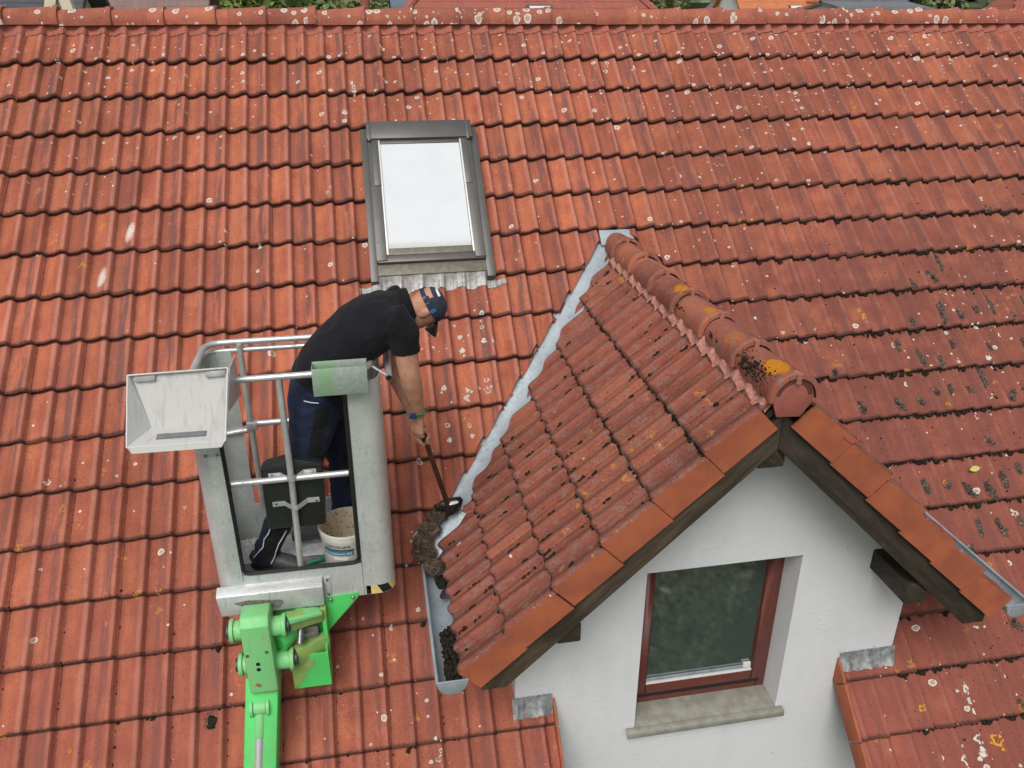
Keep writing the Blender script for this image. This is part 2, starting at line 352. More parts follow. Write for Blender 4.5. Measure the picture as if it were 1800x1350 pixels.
def wood_mat(name, c1, c2, axis, sgn=1):
    n = NT(name, 0.72); p = n.pos(); X, Y, Z = n.xyz(p)
    v = n.comb(n.m('MULTIPLY', n.m('ADD', X, n.m('MULTIPLY', Z, sgn)), 0.10), n.m('MULTIPLY', Y, 0.6), n.m('SUBTRACT', Z, n.m('MULTIPLY', X, sgn)))
    g = n.noise(v, 30, 5, 0.7).outputs['Fac']; k = n.noise(p, 3.0, 3).outputs['Fac']
    c = n.mix(n.sstep(g, 0.35, 0.68), c1, c2); c = n.mix(n.m('MULTIPLY', n.sstep(k, 0.45, 0.7), 0.6), c, tuple(q * 0.45 for q in c1))
    scr = n.m('MULTIPLY', n.sstep(n.noise(v, 55, 3, .7).outputs['Fac'], 0.56, 0.72), 0.28)
    c = n.mix(scr, c, (0.17, 0.14, 0.105))
    n.set('Base Color', c); n.bump(g, 0.35, 0.004); return n.mat
M_WOODL = wood_mat('weathered_dark_wood_left', (0.036, 0.025, 0.016), (0.095, 0.068, 0.042), (.25, 1, .9))
M_WOODR = wood_mat('dark_stained_wood', (0.020, 0.014, 0.010), (0.046, 0.032, 0.022), (.25, 1, .9), -1)

# ------------------------------------------------------------------ main roof
ROOF_M = frame_matrix((0, 0, 0), (1, 0, 0), (0, CA, SA))
roof = empty('tiled_roof', M=ROOF_M)
props(roof, 'large steep house roof of wavy red clay tiles spotted with white lichen', 'roof', kind='thing')
# dormer numbers
AX, AZ = 4.03, -1.41; BETA = R_(44); CB, SB = math.cos(BETA), math.sin(BETA); TB = math.tan(BETA)
VERGE_Y, WALL_Y = -4.182, -3.804
WXL, WXR = 2.823, 5.237
EAVE_S = 2.19; DG = 0.327
RXL, RXR = 3.045, 4.885       # recess in the main roof in front of the dormer wall
def valley(s, side=-1): return Vector((AX + side * CB * s, (AZ - SB * s) / math.tan(ALPHA), AZ - SB * s))
nv = Vector((0.714, -0.700, 0)).normalized()
VL0 = valley(0.0)
nvr = Vector((-nv.x, nv.y, 0))

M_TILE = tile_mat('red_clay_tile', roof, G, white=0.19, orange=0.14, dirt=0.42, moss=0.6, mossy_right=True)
M_RIDGE = tile_mat('ridge_clay_tile', roof, G, pan=(0.42, 0.125, 0.072), pan2=(0.31, 0.09, 0.06), white=0.95, dirt=0.5, grey=0.3, bands=False, moss=0.5, lr=0.41)
TILE = tile_mb(G); TILE_ME = TILE.mesh('tile', [M_TILE], auto=50)
SKY_U0, SKY_U1, SKY_V0, SKY_V1 = 2.175, 3.055, -1.05, -2.44
cands = []
for j in range(1, 19):
    for i in range(-5, 38):
        u0 = (i - 1) * TW; u1 = i * TW; v0 = -j * G
        c = ROOF_M @ Vector((u0 + TW / 2, v0 + G / 2, 0)); planes = []
        # skylight hole
        if v0 < SKY_V0 - 0.02 and v0 > SKY_V1 - 0.03:
            if u0 >= SKY_U0 - 0.005 and u1 <= SKY_U1 + 0.005: continue
            if u0 < SKY_U0 < u1: planes.append(((SKY_U0, 0, 0), (-1, 0, 0)))
            elif u0 < SKY_U1 < u1: planes.append(((SKY_U1, 0, 0), (1, 0, 0)))
        if v0 + G > SKY_V1 + 0.02 and v0 < SKY_V1 - 0.03 and False: pass
        # dormer
        wplanes = []
        yl = c.y
        side = -1 if c.x < AX else 1
        if (ROOF_M @ Vector((u0, v0, 0))).y > VL0.y: pass
        elif yl > -3.10:
            q = VL0; no = nv if side < 0 else nvr
            dmax = max((ROOF_M @ Vector((uu, vv, 0)) - q).dot(no) for uu in (u0, u1) for vv in (v0, v0 + TL))
            dmin = min((ROOF_M @ Vector((uu, vv, 0)) - q).dot(no) for uu in (u0, u1) for vv in (v0, v0 + TL))
            if dmin > -0.085: continue
            if dmax > -0.085: wplanes.append((q - no * 0.085, -no))
        else:
            lim = (WXL - 0.006, WXR + 0.006) if yl > -3.75 else (RXL, RXR)
            x0, x1 = u0, u1
            if x0 >= lim[0] - .004 and x1 <= lim[1] + .004: continue
            if x0 < lim[0] < x1: wplanes.append((Vector((lim[0], 0, 0)), Vector((-1, 0, 0))))
            if x0 < lim[1] < x1: wplanes.append((Vector((lim[1], 0, 0)), Vector((1, 0, 0))))
        px, py, dz = project(c)
        inv = ROOF_M.inverted()
        for co, no in wplanes: planes.append((inv @ co, inv.to_3x3() @ no))
        vis = -60 < px < 1860 and -20 < py < 1420 and dz > 0
        size = abs(project(ROOF_M @ Vector((u1, v0, 0)))[0] - project(ROOF_M @ Vector((u0, v0, 0)))[0]) * abs(project(ROOF_M @ Vector((u0, v0, 0)))[1] - project(ROOF_M @ Vector((u0, v0 + G, 0)))[1])
        # hidden behind the dormer or lift?
        if side > 0 and yl > -3.9 and px < 1380 + (py - 640) * 0.95 and py > 640: vis = False
        cands.append((vis, size, i, j, u0, v0, planes))
vis_sorted = sorted([c for c in cands if c[0]], key=lambda c: -c[1])
own = set((c[2], c[3]) for c in vis_sorted[:296])
far = MB(); rnd = random.Random(3)
for vis, size, i, j, u0, v0, planes in cands:
    jit = Matrix.Translation((u0 + rnd.uniform(-.0015, .0015), v0 + rnd.uniform(-.006, .006), rnd.uniform(-.0025, .0025))) @ Matrix.Rotation(rnd.uniform(-.009, .009), 4, 'Z') @ Matrix.Rotation(rnd.uniform(-.010, .010), 4, 'Y')
    if (i, j) in own:
        if planes:
            me = clip_mesh(TILE, jit, planes, [M_TILE])
            if me: link('tile', me, roof, local=Matrix.Identity(4))
        else: link('tile', TILE_ME, roof, local=jit)
    else:
        if planes:
            me = clip_mesh(TILE, jit, planes, [M_TILE])
            if me: far.add([v.co for v in me.vertices], [tuple(p.vertices) for p in me.polygons]); bpy.data.meshes.remove(me)
        else: far.add([jit @ Vector(v) for v in TILE.v], TILE.f)
o = link('distant_tiles', far.mesh('distant_tiles', [M_TILE], auto=50), roof, local=Matrix.Identity(4)); props(o, kind='stuff')
M_DECK = simple('roof_underlay', (0.045, 0.035, 0.03), 0.9)
deck = MB()
def rquad(b, u0, u1, v0, v1, n0, n1):
    b.box((u0, v0, n0), (u1, v1, n1), M=ROOF_M)
rquad(deck, -1.8, RXL - .05, -6.0, 0.10, -0.13, -0.095); rquad(deck, RXR + .05, 11.1, -6.0, 0.10, -0.13, -0.095); rquad(deck, RXL - .05, RXR + .05, -4.3, 0.10, -0.13, -0.095)
part('roof_deck', deck, M_DECK, roof)
b = MB(); b.prism([(-1.8, .17, .055), (11.1, .17, .055), (11.1, 5.4, -4.9), (-1.8, 5.4, -4.9)], (0, -.03, -.03)); part('rear_slope', b, M_TILE, roof)
M_STUCCO_Y = simple('cream_render', (0.62, 0.58, 0.50), 0.85, 0, 0.05, 6, 0.2, 0.004)
b = MB(); b.box((-1.5, -3.78, -9.0), (10.9, 4.0, -4.2)); part('house_wall', b, M_STUCCO_Y, roof)
# verge pieces along the recess
M_CLEAN = NT('clean_orange_clay', 0.72, 0, 0.35)
_p = M_CLEAN.pos(); _f = M_CLEAN.noise(_p, 7, 4).outputs['Fac']; _g = M_CLEAN.noise(_p, 150, 2).outputs['Fac']
_c = M_CLEAN.mix(M_CLEAN.sstep(_f, 0.3, 0.7), (0.37, 0.104, 0.045), (0.27, 0.075, 0.038))
_c = M_CLEAN.mix(M_CLEAN.m('MULTIPLY', M_CLEAN.sstep(_g, 0.6, 0.75), 0.4), _c, (0.18, 0.07, 0.04))
_h = M_CLEAN.noise(M_CLEAN.vm('MULTIPLY', _p, (1, 1, .35)), 16, 4, .65).outputs['Fac']; _c = M_CLEAN.mix(M_CLEAN.m('MULTIPLY', M_CLEAN.sstep(_h, .5, .7), .28), _c, (0.17, 0.062, 0.04))
M_CLEAN.set('Base Color', _c); M_CLEAN.bump(_g, 0.1, 0.002); M_CLEAN = M_CLEAN.mat
for xx, sg in ((RXL, 1), (RXR, -1)):
    for j in range(16, 19):
        b = MB(); b.box((min(xx, xx + sg * .016), -j * G - .004, -.13), (max(xx, xx + sg * .016), -(j - 1) * G - .012, .006), M=ROOF_M @ Matrix.Translation((0, 0, -.001 * (j % 2))))
        part('verge_trim', b, M_CLEAN, roof, bevel=.003)

# ridge caps
def cap_mb(L, r0, r1, th=0.015, seg=16, drop=0.025, lip=0.006):
    """half-round cap along +Y of its own frame: y=0 big end (radius r0) to y=L small end (r1)"""
    b = MB(); rows = []
    sect = [(0.0, r0 - th), (0.0, r0 + lip - .003), (0.006, r0 + lip), (0.035, r0 + lip), (0.05, r0), (L, r1), (L, r1 - th)]
    for y, r in sect:
        row = [Vector((-r, y, -drop))] + [Vector((-r * math.cos(math.pi * k / seg), y, r * math.sin(math.pi * k / seg))) for k in range(seg + 1)] + [Vector((r, y, -drop))]
        rows.append(row)
    b.grid([r[::-1] for r in rows])
    # undersides of the rims
    for e in (0, -1):
        o_ = [r[e] for r in rows[1:-1]]; i_ = [Vector((q.x * (1 - th / abs(q.x)), q.y, q.z)) for q in o_]
        b.grid([o_, i_] if e == 0 else [i_, o_])
    return b
rnd = random.Random(11)
CAPL = 0.388
cap = cap_mb(0.43, 0.101, 0.086, lip=.009).mesh('ridge_tile', [M_RIDGE], auto=40)
cap_xs = [-0.44 + CAPL * k for k in range(-3, 30)]
for k, x in enumerate(cap_xs):
    # big end towards +X: local -Y -> world +X
    M = Matrix.Translation((x, 0.105 + rnd.uniform(-.004, .004), 0.030 + rnd.uniform(-.003, .003))) @ Matrix.Rotation(R_(90), 4, 'Z') @ Matrix.Rotation(rnd.uniform(-.01, .01), 4, 'Y') @ Matrix.Rotation(rnd.uniform(-.012, .004), 4, 'X')
    o = bpy.data.objects.new('ridge_tile', cap); COL.objects.link(o); o.parent = roof; o.matrix_parent_inverse = ROOF_M.inverted(); o.matrix_basis = M
    b = MB(); b.tube([(x - .01, .105, .125), (x + .004, .105, .139), (x + .012, .105, .136), (x + .012, .108, .12)], .004, 6); part('ridge_hook', b, M_BOLT, o if False else roof)
# pleated ridge fringe
M_FRINGE = simple('ridge_underlay_fringe', (0.40, 0.125, 0.085), 0.85, 0, 0.22, 120, 0.3, 0.003)
b = MB(); rows = [[], [], [], []]; rnd = random.Random(4); u = -1.8
while u < 10.9:
    ul = u % TW; pl = 0.004 * math.sin(u * 420) + rnd.uniform(-.002, .002)
    for k, (v, dn) in enumerate(((0.075, .05), (0.012, .016), (-.016, .012 + pl), (-.043 + rnd.uniform(-.010, .010) - .012 * prof(ul) / TH, .006 + pl * .6))):
        n_ = (tile_surf(ul, v + G, G) + dn) if k else 0.0
        rows[k].append(ROOF_M @ Vector((u, v, n_)))
    u += 0.0085
b.grid(rows[::-1]); part('ridge_fringe', b, M_FRINGE, roof, auto=60)

# ------------------------------------------------------------------ skylight
def rbox(b, u0, u1, v0, v1, n0, n1, mi=0): b.box((u0, v0, n0), (u1, v1, n1), mi, ROOF_M); return b
M_SKYF = simple('grey_brown_cover_metal', (0.105, 0.100, 0.094), 0.42, 0.3, 0.06, 8)
M_SKYF2 = simple('olive_dirty_cover', (0.17, 0.155, 0.12), 0.55, 0.2, 0.15, 25)
M_WHITE = simple('white_painted_trim', (0.70, 0.70, 0.68), 0.35, 0.1, 0.04, 20)
n = NT('skylight_pane', 0.04, 0, 0.5); _P = n.obj(roof); _y = n.xyz(_P)[1]; _f = n.noise(_P, 5, 4, .6).outputs['Fac']; _d = n.m('MULTIPLY', n.sstep(n.m('ADD', _y, n.m('MULTIPLY', _f, .06)), -2.055, -2.115), .55)
n.set('Base Color', n.mix(_d, n.mix(n.sstep(_f, .3, .7), (0.60, 0.625, 0.64), (0.575, 0.60, 0.618)), (0.40, 0.39, 0.34))); n.set('Coat Weight', 0.6); n.set('Coat Roughness', 0.02); M_PANE_W = n.mat
sk = empty('roof_skylight', ROOF_M @ Vector((2.615, -2.25, 0))); props(sk, 'grey framed roof window with white pane set in the tiled slope', 'skylight', kind='thing')
for (u0, u1) in ((2.172, 2.226), (2.997, 3.056)): part('side_flashing', rbox(MB(), u0, u1, -2.40, -1.075, -.045, .028), M_SKYF, sk, bevel=.003)
part('head_cover', rbox(MB(), 2.216, 3.014, -1.205, -1.045, -.03, .078), M_SKYF, sk, bevel=.004)
for u in (2.236, 2.98): part('head_clip', rbox(MB(), u - .012, u + .012, -1.225, -1.052, .02, .083), M_SKYF, sk, bevel=.002)
for u0, u1, tr in ((2.222, 2.296, 2.308), (2.923, 2.997, 2.911)):
    c = part('side_cover', rbox(MB(), u0, u1, -2.252, -1.204, -.04, .060), M_SKYF, sk, bevel=.003)
    part('cover_strip', rbox(MB(), u0 + .026 * (u0 < 2.5), u1 - .026 * (u0 > 2.5), -1.62, -1.206, .055, .066), M_SKYF, c, bevel=.002)
    b = MB()
    for v in (-1.55, -1.66, -2.1): b.ball(ROOF_M @ Vector(((u0 + u1) / 2 + (0.02 if u0 > 2.5 else -.02) * (v < -1.6), v, .062 if v < -1.6 else .067)), .005, sub=1)
    part('rivets', b, M_BOLT, c)
    part('sash_trim', rbox(MB(), min(tr, tr + (.018 if u0 > 2.5 else -.012)), max(tr, tr + (.012 if u0 > 2.5 else -.018)) + .002, -2.205, -1.206, -.02, .057), M_WHITE, sk, bevel=.002)
part('sash_top', rbox(MB(), 2.312, 2.907, -1.236, -1.206, -.02, .054), M_SKYF, sk, bevel=.002)
part('pane', rbox(MB(), 2.3115, 2.907, -2.150, -1.237, 0.0, .046), M_PANE_W, sk)
part('sash_bottom', rbox(MB(), 2.312, 2.907, -2.207, -2.151, -.02, .052), M_SKYF2, sk, bevel=.003)
part('sill_cover', rbox(MB(), 2.228, 2.991, -2.262, -2.208, -.03, .050), M_SKYF, sk, bevel=.003)
part('sill_flashing', rbox(MB(), 2.175, 3.055, -2.352, -2.263, -.04, .022), M_SKYF2, sk, bevel=.003)
b = MB(); rows = [[], [], []]; u = 2.085; rnd = random.Random(9)
M_APRON = simple('pleated_lead_apron', (0.26, 0.25, 0.24), 0.5, 0.25, 0.2, 35, 0.2, 0.004, col2=(0.42, 0.42, 0.41))
while u < 3.14:
    ul = u % TW; pl = .0035 * math.sin(u * 95) + .002 * math.sin(u * 211)
    for k, v in enumerate((-2.345, -2.395, -2.452 - .006 * math.sin(u * 42))):
        s_ = tile_surf(ul, v + 8 * G, G) + .006
        n_ = (.016, max(s_ + .008, .3 * .016 + .7 * s_), s_)[k]
        if (u < 2.17 or u > 3.06) and k == 0: v = -2.40; n_ = tile_surf(ul, v + 8 * G, G) + .006
        if (u < 2.17 or u > 3.06) and k == 1: v = -2.425; n_ = tile_surf(ul, v + 8 * G, G) + .006
        rows[k].append(ROOF_M @ Vector((u, v, n_ + pl * (k > 0))))
    u += .006
b.grid(rows[::-1]); part('lead_apron', b, M_APRON, sk, auto=70)

# ------------------------------------------------------------------ dormer
dormer = empty('dormer', (AX, WALL_Y, -3.6)); props(dormer, 'white rendered gable dormer with mossy red tile roof and dark barge boards', 'dormer', kind='thing')
VLs = Vector((CB, 0, SB)); VRs = Vector((-CB, 0, SB)); APEX = Vector((AX, VERGE_Y, AZ))
FL = frame_matrix(APEX - VLs * 0.228, (0, -1, 0), VLs); FR = frame_matrix(APEX - VRs * 0.228, (0, 1, 0), VRs)
def slope_part(name, M, sign):
    b = MB(); s1 = EAVE_S - .10
    # underlay sheet with valley cut at the back, in slope coordinates
    def pt(s, y, n): return APEX + (-(VLs if sign < 0 else VRs)) * s + Vector((0, y - VERGE_Y, 0)) + (M.to_3x3() @ Vector((0, 0, n)))
    poly = [pt(0.02, VERGE_Y + .02, -.09), pt(s1, VERGE_Y + .02, -.09), pt(s1, valley(s1).y - .06, -.09), pt(0.02, valley(0.02).y - .06, -.09)]
    b.prism(poly, M.to_3x3() @ Vector((0, 0, -.03)))
    me = b.mesh(name, [M_WOODR]); me.transform(M.inverted()); o = bpy.data.objects.new(name, me); COL.objects.link(o)
    o.parent = dormer; o.matrix_parent_inverse = wm(dormer).inverted(); o.matrix_basis = M; return o
slL = slope_part('roof_slope', FL, -1); slR = slope_part('roof_slope', FR, 1)
DT = dict(pan=(0.30, 0.078, 0.045), pan2=(0.195, 0.054, 0.037), roll=(0.285, 0.086, 0.060), dirt=0.65, orange=0.62, grey=0.62, white=0.10, moss=1.2, ridge_dense=False)
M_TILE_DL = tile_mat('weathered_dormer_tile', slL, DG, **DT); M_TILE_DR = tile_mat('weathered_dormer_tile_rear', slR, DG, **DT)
DTILE = tile_mb(DG); DTL = DTILE.mesh('tile', [M_TILE_DL], auto=50); DTR = DTILE.mesh('tile', [M_TILE_DR], auto=50)
def verge_mb(side):
    """verge tile: usual profile with a face hanging down at the outer edge (slot 1)"""
    b = MB(); H = 0.165
    if side < 0:
        us = [u for u in US if u < .273] + [.28, .288, .294]
        pf = lambda u, vl: (prof(min(u, .275)) - TH - TILT * vl / DG) - (0.0 if u < .288 else .008 if u > .29 else .002)
        ue = .298
    else:
        us = [.006, .012, .02] + [u for u in US if u > .03]
        pf = lambda u, vl: (max(prof(u), TH * max(0, 1 - max(0, u - .02) / .05) ** .5 if u < .07 else 0) - TH - TILT * vl / DG) - (.008 if u < .01 else .002 if u < .018 else 0)
        ue = .002
    rows = [[Vector((u, vl, pf(u, vl) + dz)) for u in us] for vl, dz in ((0.004, -.026), (0, -.007), (.005, -.0015), (.014, 0), (.4, 0))]
    b.grid(rows)
    e = [r[-1] if side < 0 else r[0] for r in rows[1:]]
    v0, v1 = 0.002, DG - .0035
    def fp(v, n): return Vector((ue, v, n))
    zt = lambda v: (pf(us[-1], v) if side < 0 else pf(us[0], v))
    o_ = [(v0, zt(v0) - .006), (v1, zt(v1) - .002), (v1, zt(v1) - H + .02), (v0, zt(v0) - H)]
    ins = -.014 if side < 0 else .014
    P = [fp(v, n_) for v, n_ in o_]; Q = [p_ + Vector((ins, 0, 0)) for p_ in P]
    b.add(P + Q, [(0, 1, 2, 3), (7, 6, 5, 4), (0, 3, 7, 4), (3, 2, 6, 7), (1, 0, 4, 5), (2, 1, 5, 6)], 1)
    b.grid([[r for r in e[:1]] + e[1:], [Vector((ue, q.y, q.z - .007)) for q in e]], 0)
    return b
VGL = verge_mb(-1); VGR = verge_mb(1)
VGL_ME = VGL.mesh('verge_tile', [M_TILE_DL, M_CLEAN], auto=50); VGR_ME = VGR.mesh('verge_tile', [M_TILE_DR, M_CLEAN], auto=50)
rnd = random.Random(21)
for side, F, sl, me_t, me_v, MT in ((-1, FL, slL, DTL, VGL_ME, M_TILE_DL), (1, FR, slR, DTR, VGR_ME, M_TILE_DR)):
    inv = F.inverted(); no = nv if side < 0 else nvr
    for k in range(1, 7):
        for c in range(0, 11):
            u0 = -(c + 1) * TW if side < 0 else c * TW
            v0 = -k * DG
            jit = Matrix.Translation((u0 + rnd.uniform(-.002, .002) * (c > 0), v0 + rnd.uniform(-.004, .004), rnd.uniform(-.002, .002))) @ Matrix.Rotation(rnd.uniform(-.007, .007), 4, 'Z')
            if c == 0:
                link('verge_tile', me_v, sl, local=jit); continue
            pts = [(F @ Vector((uu, vv, 0)) - VL0).dot(no) for uu in (u0, u0 + TW) for vv in (v0, v0 + TL)]
            if max(pts) < 0.01: continue
            if min(pts) < 0.0:
                me = clip_mesh(DTILE, jit, [(inv @ VL0, inv.to_3x3() @ no)], [MT])
                if me: link('tile', me, sl, local=Matrix.Identity(4))
            else: link('tile', me_t, sl, local=jit)
# dormer ridge caps, clips, fringe, vent plate
M_CAP_D = tile_mat('lichened_ridge_cap', dormer, 0.4, pan=(0.38, 0.115, 0.07), pan2=(0.28, 0.085, 0.058), dirt=0.5, white=0.35, orange=0.0, grey=0.95, moss=1.3, ridge_dense=False, bands=False,
    spots=((AX - .035, -1.7265 - 3 * .4144 + .07, AZ - .02, .050, .8), (AX - .02, -1.7265 - 4 * .4144 + .08, AZ - .015, .040, .6), (AX - .055, -1.7265 - 5 * .4144 + .12, AZ - .03, .055, .3), (AX - .03, -1.7265 - 6 * .4144 + .14, AZ - .02, .062, .85)))
M_CLIP = simple('coated_copper_clip', (0.42, 0.17, 0.11), 0.45, 0.2, 0.1, 60)
capd = cap_mb(0.47, 0.115, 0.097, drop=.012, lip=.009).mesh('ridge_tile', [M_CAP_D], auto=40)
CLY = [-1.7265 - 0.4144 * k for k in range(7)]
rnd = random.Random(5)
for k, y in enumerate(CLY):
    M = Matrix.Translation((AX + rnd.uniform(-.004, .004), y - .012, AZ - .122)) @ Matrix.Rotation(rnd.uniform(-.012, .012), 4, 'Z') @ Matrix.Rotation(-.022, 4, 'X')
    me = capd
    if k == 0:
        me = cap_mb(0.30, 0.115, 0.10, drop=.012).mesh('ridge_tile', [M_CAP_D], auto=40)
    o = bpy.data.objects.new('ridge_tile', me); COL.objects.link(o); o.parent = dormer; o.matrix_parent_inverse = wm(dormer).inverted(); o.matrix_basis = M
    b = MB(); b.box((AX - .012, y - .018, AZ - .008), (AX + .012, y + .03, AZ + .0025)); b.box((AX - .012, y - .019, AZ - .045), (AX + .012, y - .0165, AZ - .003)); part('ridge_clip', b, M_CLIP, dormer)
M_FRINGE_D = simple('pleated_pink_ridge_strip', (0.50, 0.22, 0.165), 0.75, 0, 0.2, 60, 0.2, 0.003)
for side, F in ((-1, FL), (1, FR)):
    b = MB(); rows = [[], [], [], []]; rnd = random.Random(14); u = 0.002
    while u < 2.55:
        uu = -u if side < 0 else u
        ul = uu % TW; ph = (u % .15) / .15
        fan = .0028 * math.sin(u * 260) * (0.4 + .6 * abs(math.sin(math.pi * ph)))
        for k, (v, dn) in enumerate(((.125, -.004), (.085, .006), (.048, .009), (.004 + .014 * math.sin(u * 42) + rnd.uniform(-.003, .003), .005))):
            n_ = tile_surf(ul, v + DG, DG) * (.5, .7, .9, 1.0)[k] + dn + fan * (0, .3, 1, .5)[k]
            rows[k].append(F @ Vector((uu, v, n_)))
        u += .006
    b.grid(rows[::-1] if side > 0 else rows); part('ridge_fringe', b, M_FRINGE_D, dormer, auto=60)
M_PLATE = simple('red_plastic_vent', (0.33, 0.10, 0.08), 0.45, 0, 0.08, 12)
b = MB(); yy = CLY[6] + .004; poly = []
for k in range(25):
    a = math.pi * (-.12 + 1.24 * k / 24); poly.append((AX + .098 * math.cos(a), yy, AZ - .122 + .098 * math.sin(a)))
poly.append((AX - .07, yy, AZ - .215)); poly.append((AX + .045, yy, AZ - .222))
b.prism(poly, (0, .012, 0)); vp = part('ridge_vent_plate', b, M_PLATE, dormer, bevel=.002)
b = MB()
for r_, nn in ((.088, 34), (.080, 32), (.072, 30)):
    for k in range(nn):
        a = math.pi * (.06 + .88 * k / (nn - 1))
        if abs(a - math.pi / 2) < .10: continue
        c_ = Vector((AX + r_ * math.cos(a), yy - .0012, AZ - .122 + r_ * math.sin(a))); t_ = Vector((-math.sin(a), 0, math.cos(a))) * .0026; q_ = Vector((math.cos(a), 0, math.sin(a))) * .0026
        b.prism([c_ - t_ - q_, c_ + t_ - q_, c_ + t_ + q_, c_ - t_ + q_], (0, .0008, 0))
for dx, dz in ((-.03, .03), (-.01, .045), (.005, .035), (-.035, 0), (.02, 0), (-.045, -.03), (.015, -.03), (-.05, -.055), (-.04, -.045), (.03, .012)):
    c_ = Vector((AX + dx, yy - .0012, AZ - .13 + dz)); b.prism([c_ + Vector((-.0015, 0, -.0015)), c_ + Vector((.0015, 0, -.0015)), c_ + Vector((.0015, 0, .0015)), c_ + Vector((-.0015, 0, .0015))], (0, .0008, 0))
props(part('vent_holes', b, M_RUBBER, vp), kind='stuff')

# barge boards (rafters), purlins
def rafter(side, mat):
    t0, t1 = 0.166, 0.302; xe = 1.445
    top = lambda d: AZ - d * TB - t0 / CB; bot = lambda d: AZ - d * TB - t1 / CB
    zc = -3.10
    dcut = (AZ - t1 / CB - zc) / TB
    pts = [(0, top(0)), (xe, top(xe)), (xe, zc + .0), (dcut, zc), (0, bot(0))]
    poly = [(AX + side * (d + .001), VERGE_Y + .03, z) for d, z in pts]
    if side > 0: poly = poly[::-1]
    b = MB(); b.prism(poly, (0, .10, 0)); part('barge_board', b, mat, dormer, bevel=.004)
rafter(-1, M_WOODL); rafter(1, M_WOODR)
for cx, cz, wx, wz in ((AX - .01, -1.895, .135, .105), (3.045, -2.825, .125, .115), (5.015, -2.85, .13, .135)):
    b = MB(); b.box((cx - wx / 2, VERGE_Y + .055, cz - wz / 2), (cx + wx / 2, WALL_Y + .1, cz + wz / 2)); part('purlin_end', b, M_WOODR, dormer, bevel=.008)
# soffit boards
for side in (-1, 1):
    b = MB()
    d1 = 1.5; t = .135
    poly = [(AX, VERGE_Y + .132, AZ - t / CB), (AX + side * d1, VERGE_Y + .132, AZ - d1 * TB - t / CB), (AX + side * d1, VERGE_Y + .132, AZ - d1 * TB - (t + .02) / CB), (AX, VERGE_Y + .132, AZ - (t + .02) / CB)]
    if side > 0: poly = poly[::-1]
    b.prism(poly, (0, .5, 0)); part('soffit', b, M_WOODR, dormer)

# wall with window opening
WINX0, WINX1, WINZ1, WINZ0 = 3.568, 4.501, -2.764, -3.945
n = NT('white_rough_render', 0.9, 0, 0.25); p_ = n.pos()
f1 = n.noise(p_, 240, 3, 0.6).outputs['Fac']; f2 = n.noise(p_, 90, 3, 0.6).outputs['Fac']; f3 = n.noise(n.vm('MULTIPLY', p_, (1, 1, .35)), 2.2, 4, 0.65).outputs['Fac']
cc = n.mix(n.m('MULTIPLY', n.sstep(f3, 0.42, 0.75), 0.45), (0.68, 0.685, 0.70), (0.55, 0.56, 0.565))
v1 = n.vor(p_, 9, dims='3D'); cc = n.mix(n.m('MULTIPLY', n.m('MULTIPLY', n.sstep(v1.outputs['Distance'], .055, .03), n.m('GREATER_THAN', n.xyz(v1.outputs['Color'])[0], .90)), 0.8), cc, (0.1, 0.1, 0.09))
n.set('Base Color', cc); n.bump(n.m('ADD', n.m('MULTIPLY', f1, .5), f2), 1.0, 0.008); M_RENDER = n.mat
def wpoly(b, pts): 
    q = [(x, WALL_Y, z) for x, z in pts]; b.add(q, [tuple(range(len(q)))])
ZB = -6.2; rz_ = lambda x: AZ - abs(x - AX) * TB - .17 / CB
b = MB()
wpoly(b, [(WXL, ZB), (WINX0, ZB), (WINX0, rz_(WINX0)), (WXL, rz_(WXL))])
wpoly(b, [(WINX1, ZB), (WXR, ZB), (WXR, rz_(WXR)), (WINX1, rz_(WINX1))])
wpoly(b, [(WINX0, ZB), (WINX1, ZB), (WINX1, WINZ0), (WINX0, WINZ0)])
wpoly(b, [(WINX0, WINZ1), (WINX1, WINZ1), (WINX1, rz_(WINX1)), (AX, rz_(AX)), (WINX0, rz_(WINX0))])
D = .24
b.add([(WINX0, WALL_Y, WINZ0), (WINX0, WALL_Y + D, WINZ0), (WINX0 , WALL_Y + D, WINZ1), (WINX0, WALL_Y, WINZ1)], [(0, 1, 2, 3)])
b.add([(WINX1, WALL_Y, WINZ0), (WINX1, WALL_Y + D, WINZ0), (WINX1, WALL_Y + D, WINZ1), (WINX1, WALL_Y, WINZ1)], [(3, 2, 1, 0)])
b.add([(WINX0, WALL_Y, WINZ1), (WINX1, WALL_Y, WINZ1), (WINX1, WALL_Y + D, WINZ1), (WINX0, WALL_Y + D, WINZ1)], [(3, 2, 1, 0)])
b.add([(WINX0, WALL_Y, WINZ0), (WINX1, WALL_Y, WINZ0), (WINX1, WALL_Y + D, WINZ0), (WINX0, WALL_Y + D, WINZ0)], [(0, 1, 2, 3)])
for xx in (WXL, WXR):   # cheeks
    b.add([(xx, WALL_Y, ZB), (xx, WALL_Y, rz_(xx)), (xx, -2.6, rz_(xx)), (xx, -2.6, ZB)], [(0, 1, 2, 3)])
for y0_ in (WALL_Y + .45,):
    b.add([(WXL, y0_, ZB), (WXR, y0_, ZB), (WXR, y0_, rz_(WXR)), (AX, y0_, rz_(AX)), (WXL, y0_, rz_(WXL))], [(4, 3, 2, 1, 0)])
part('gable_wall', b, M_RENDER, dormer)
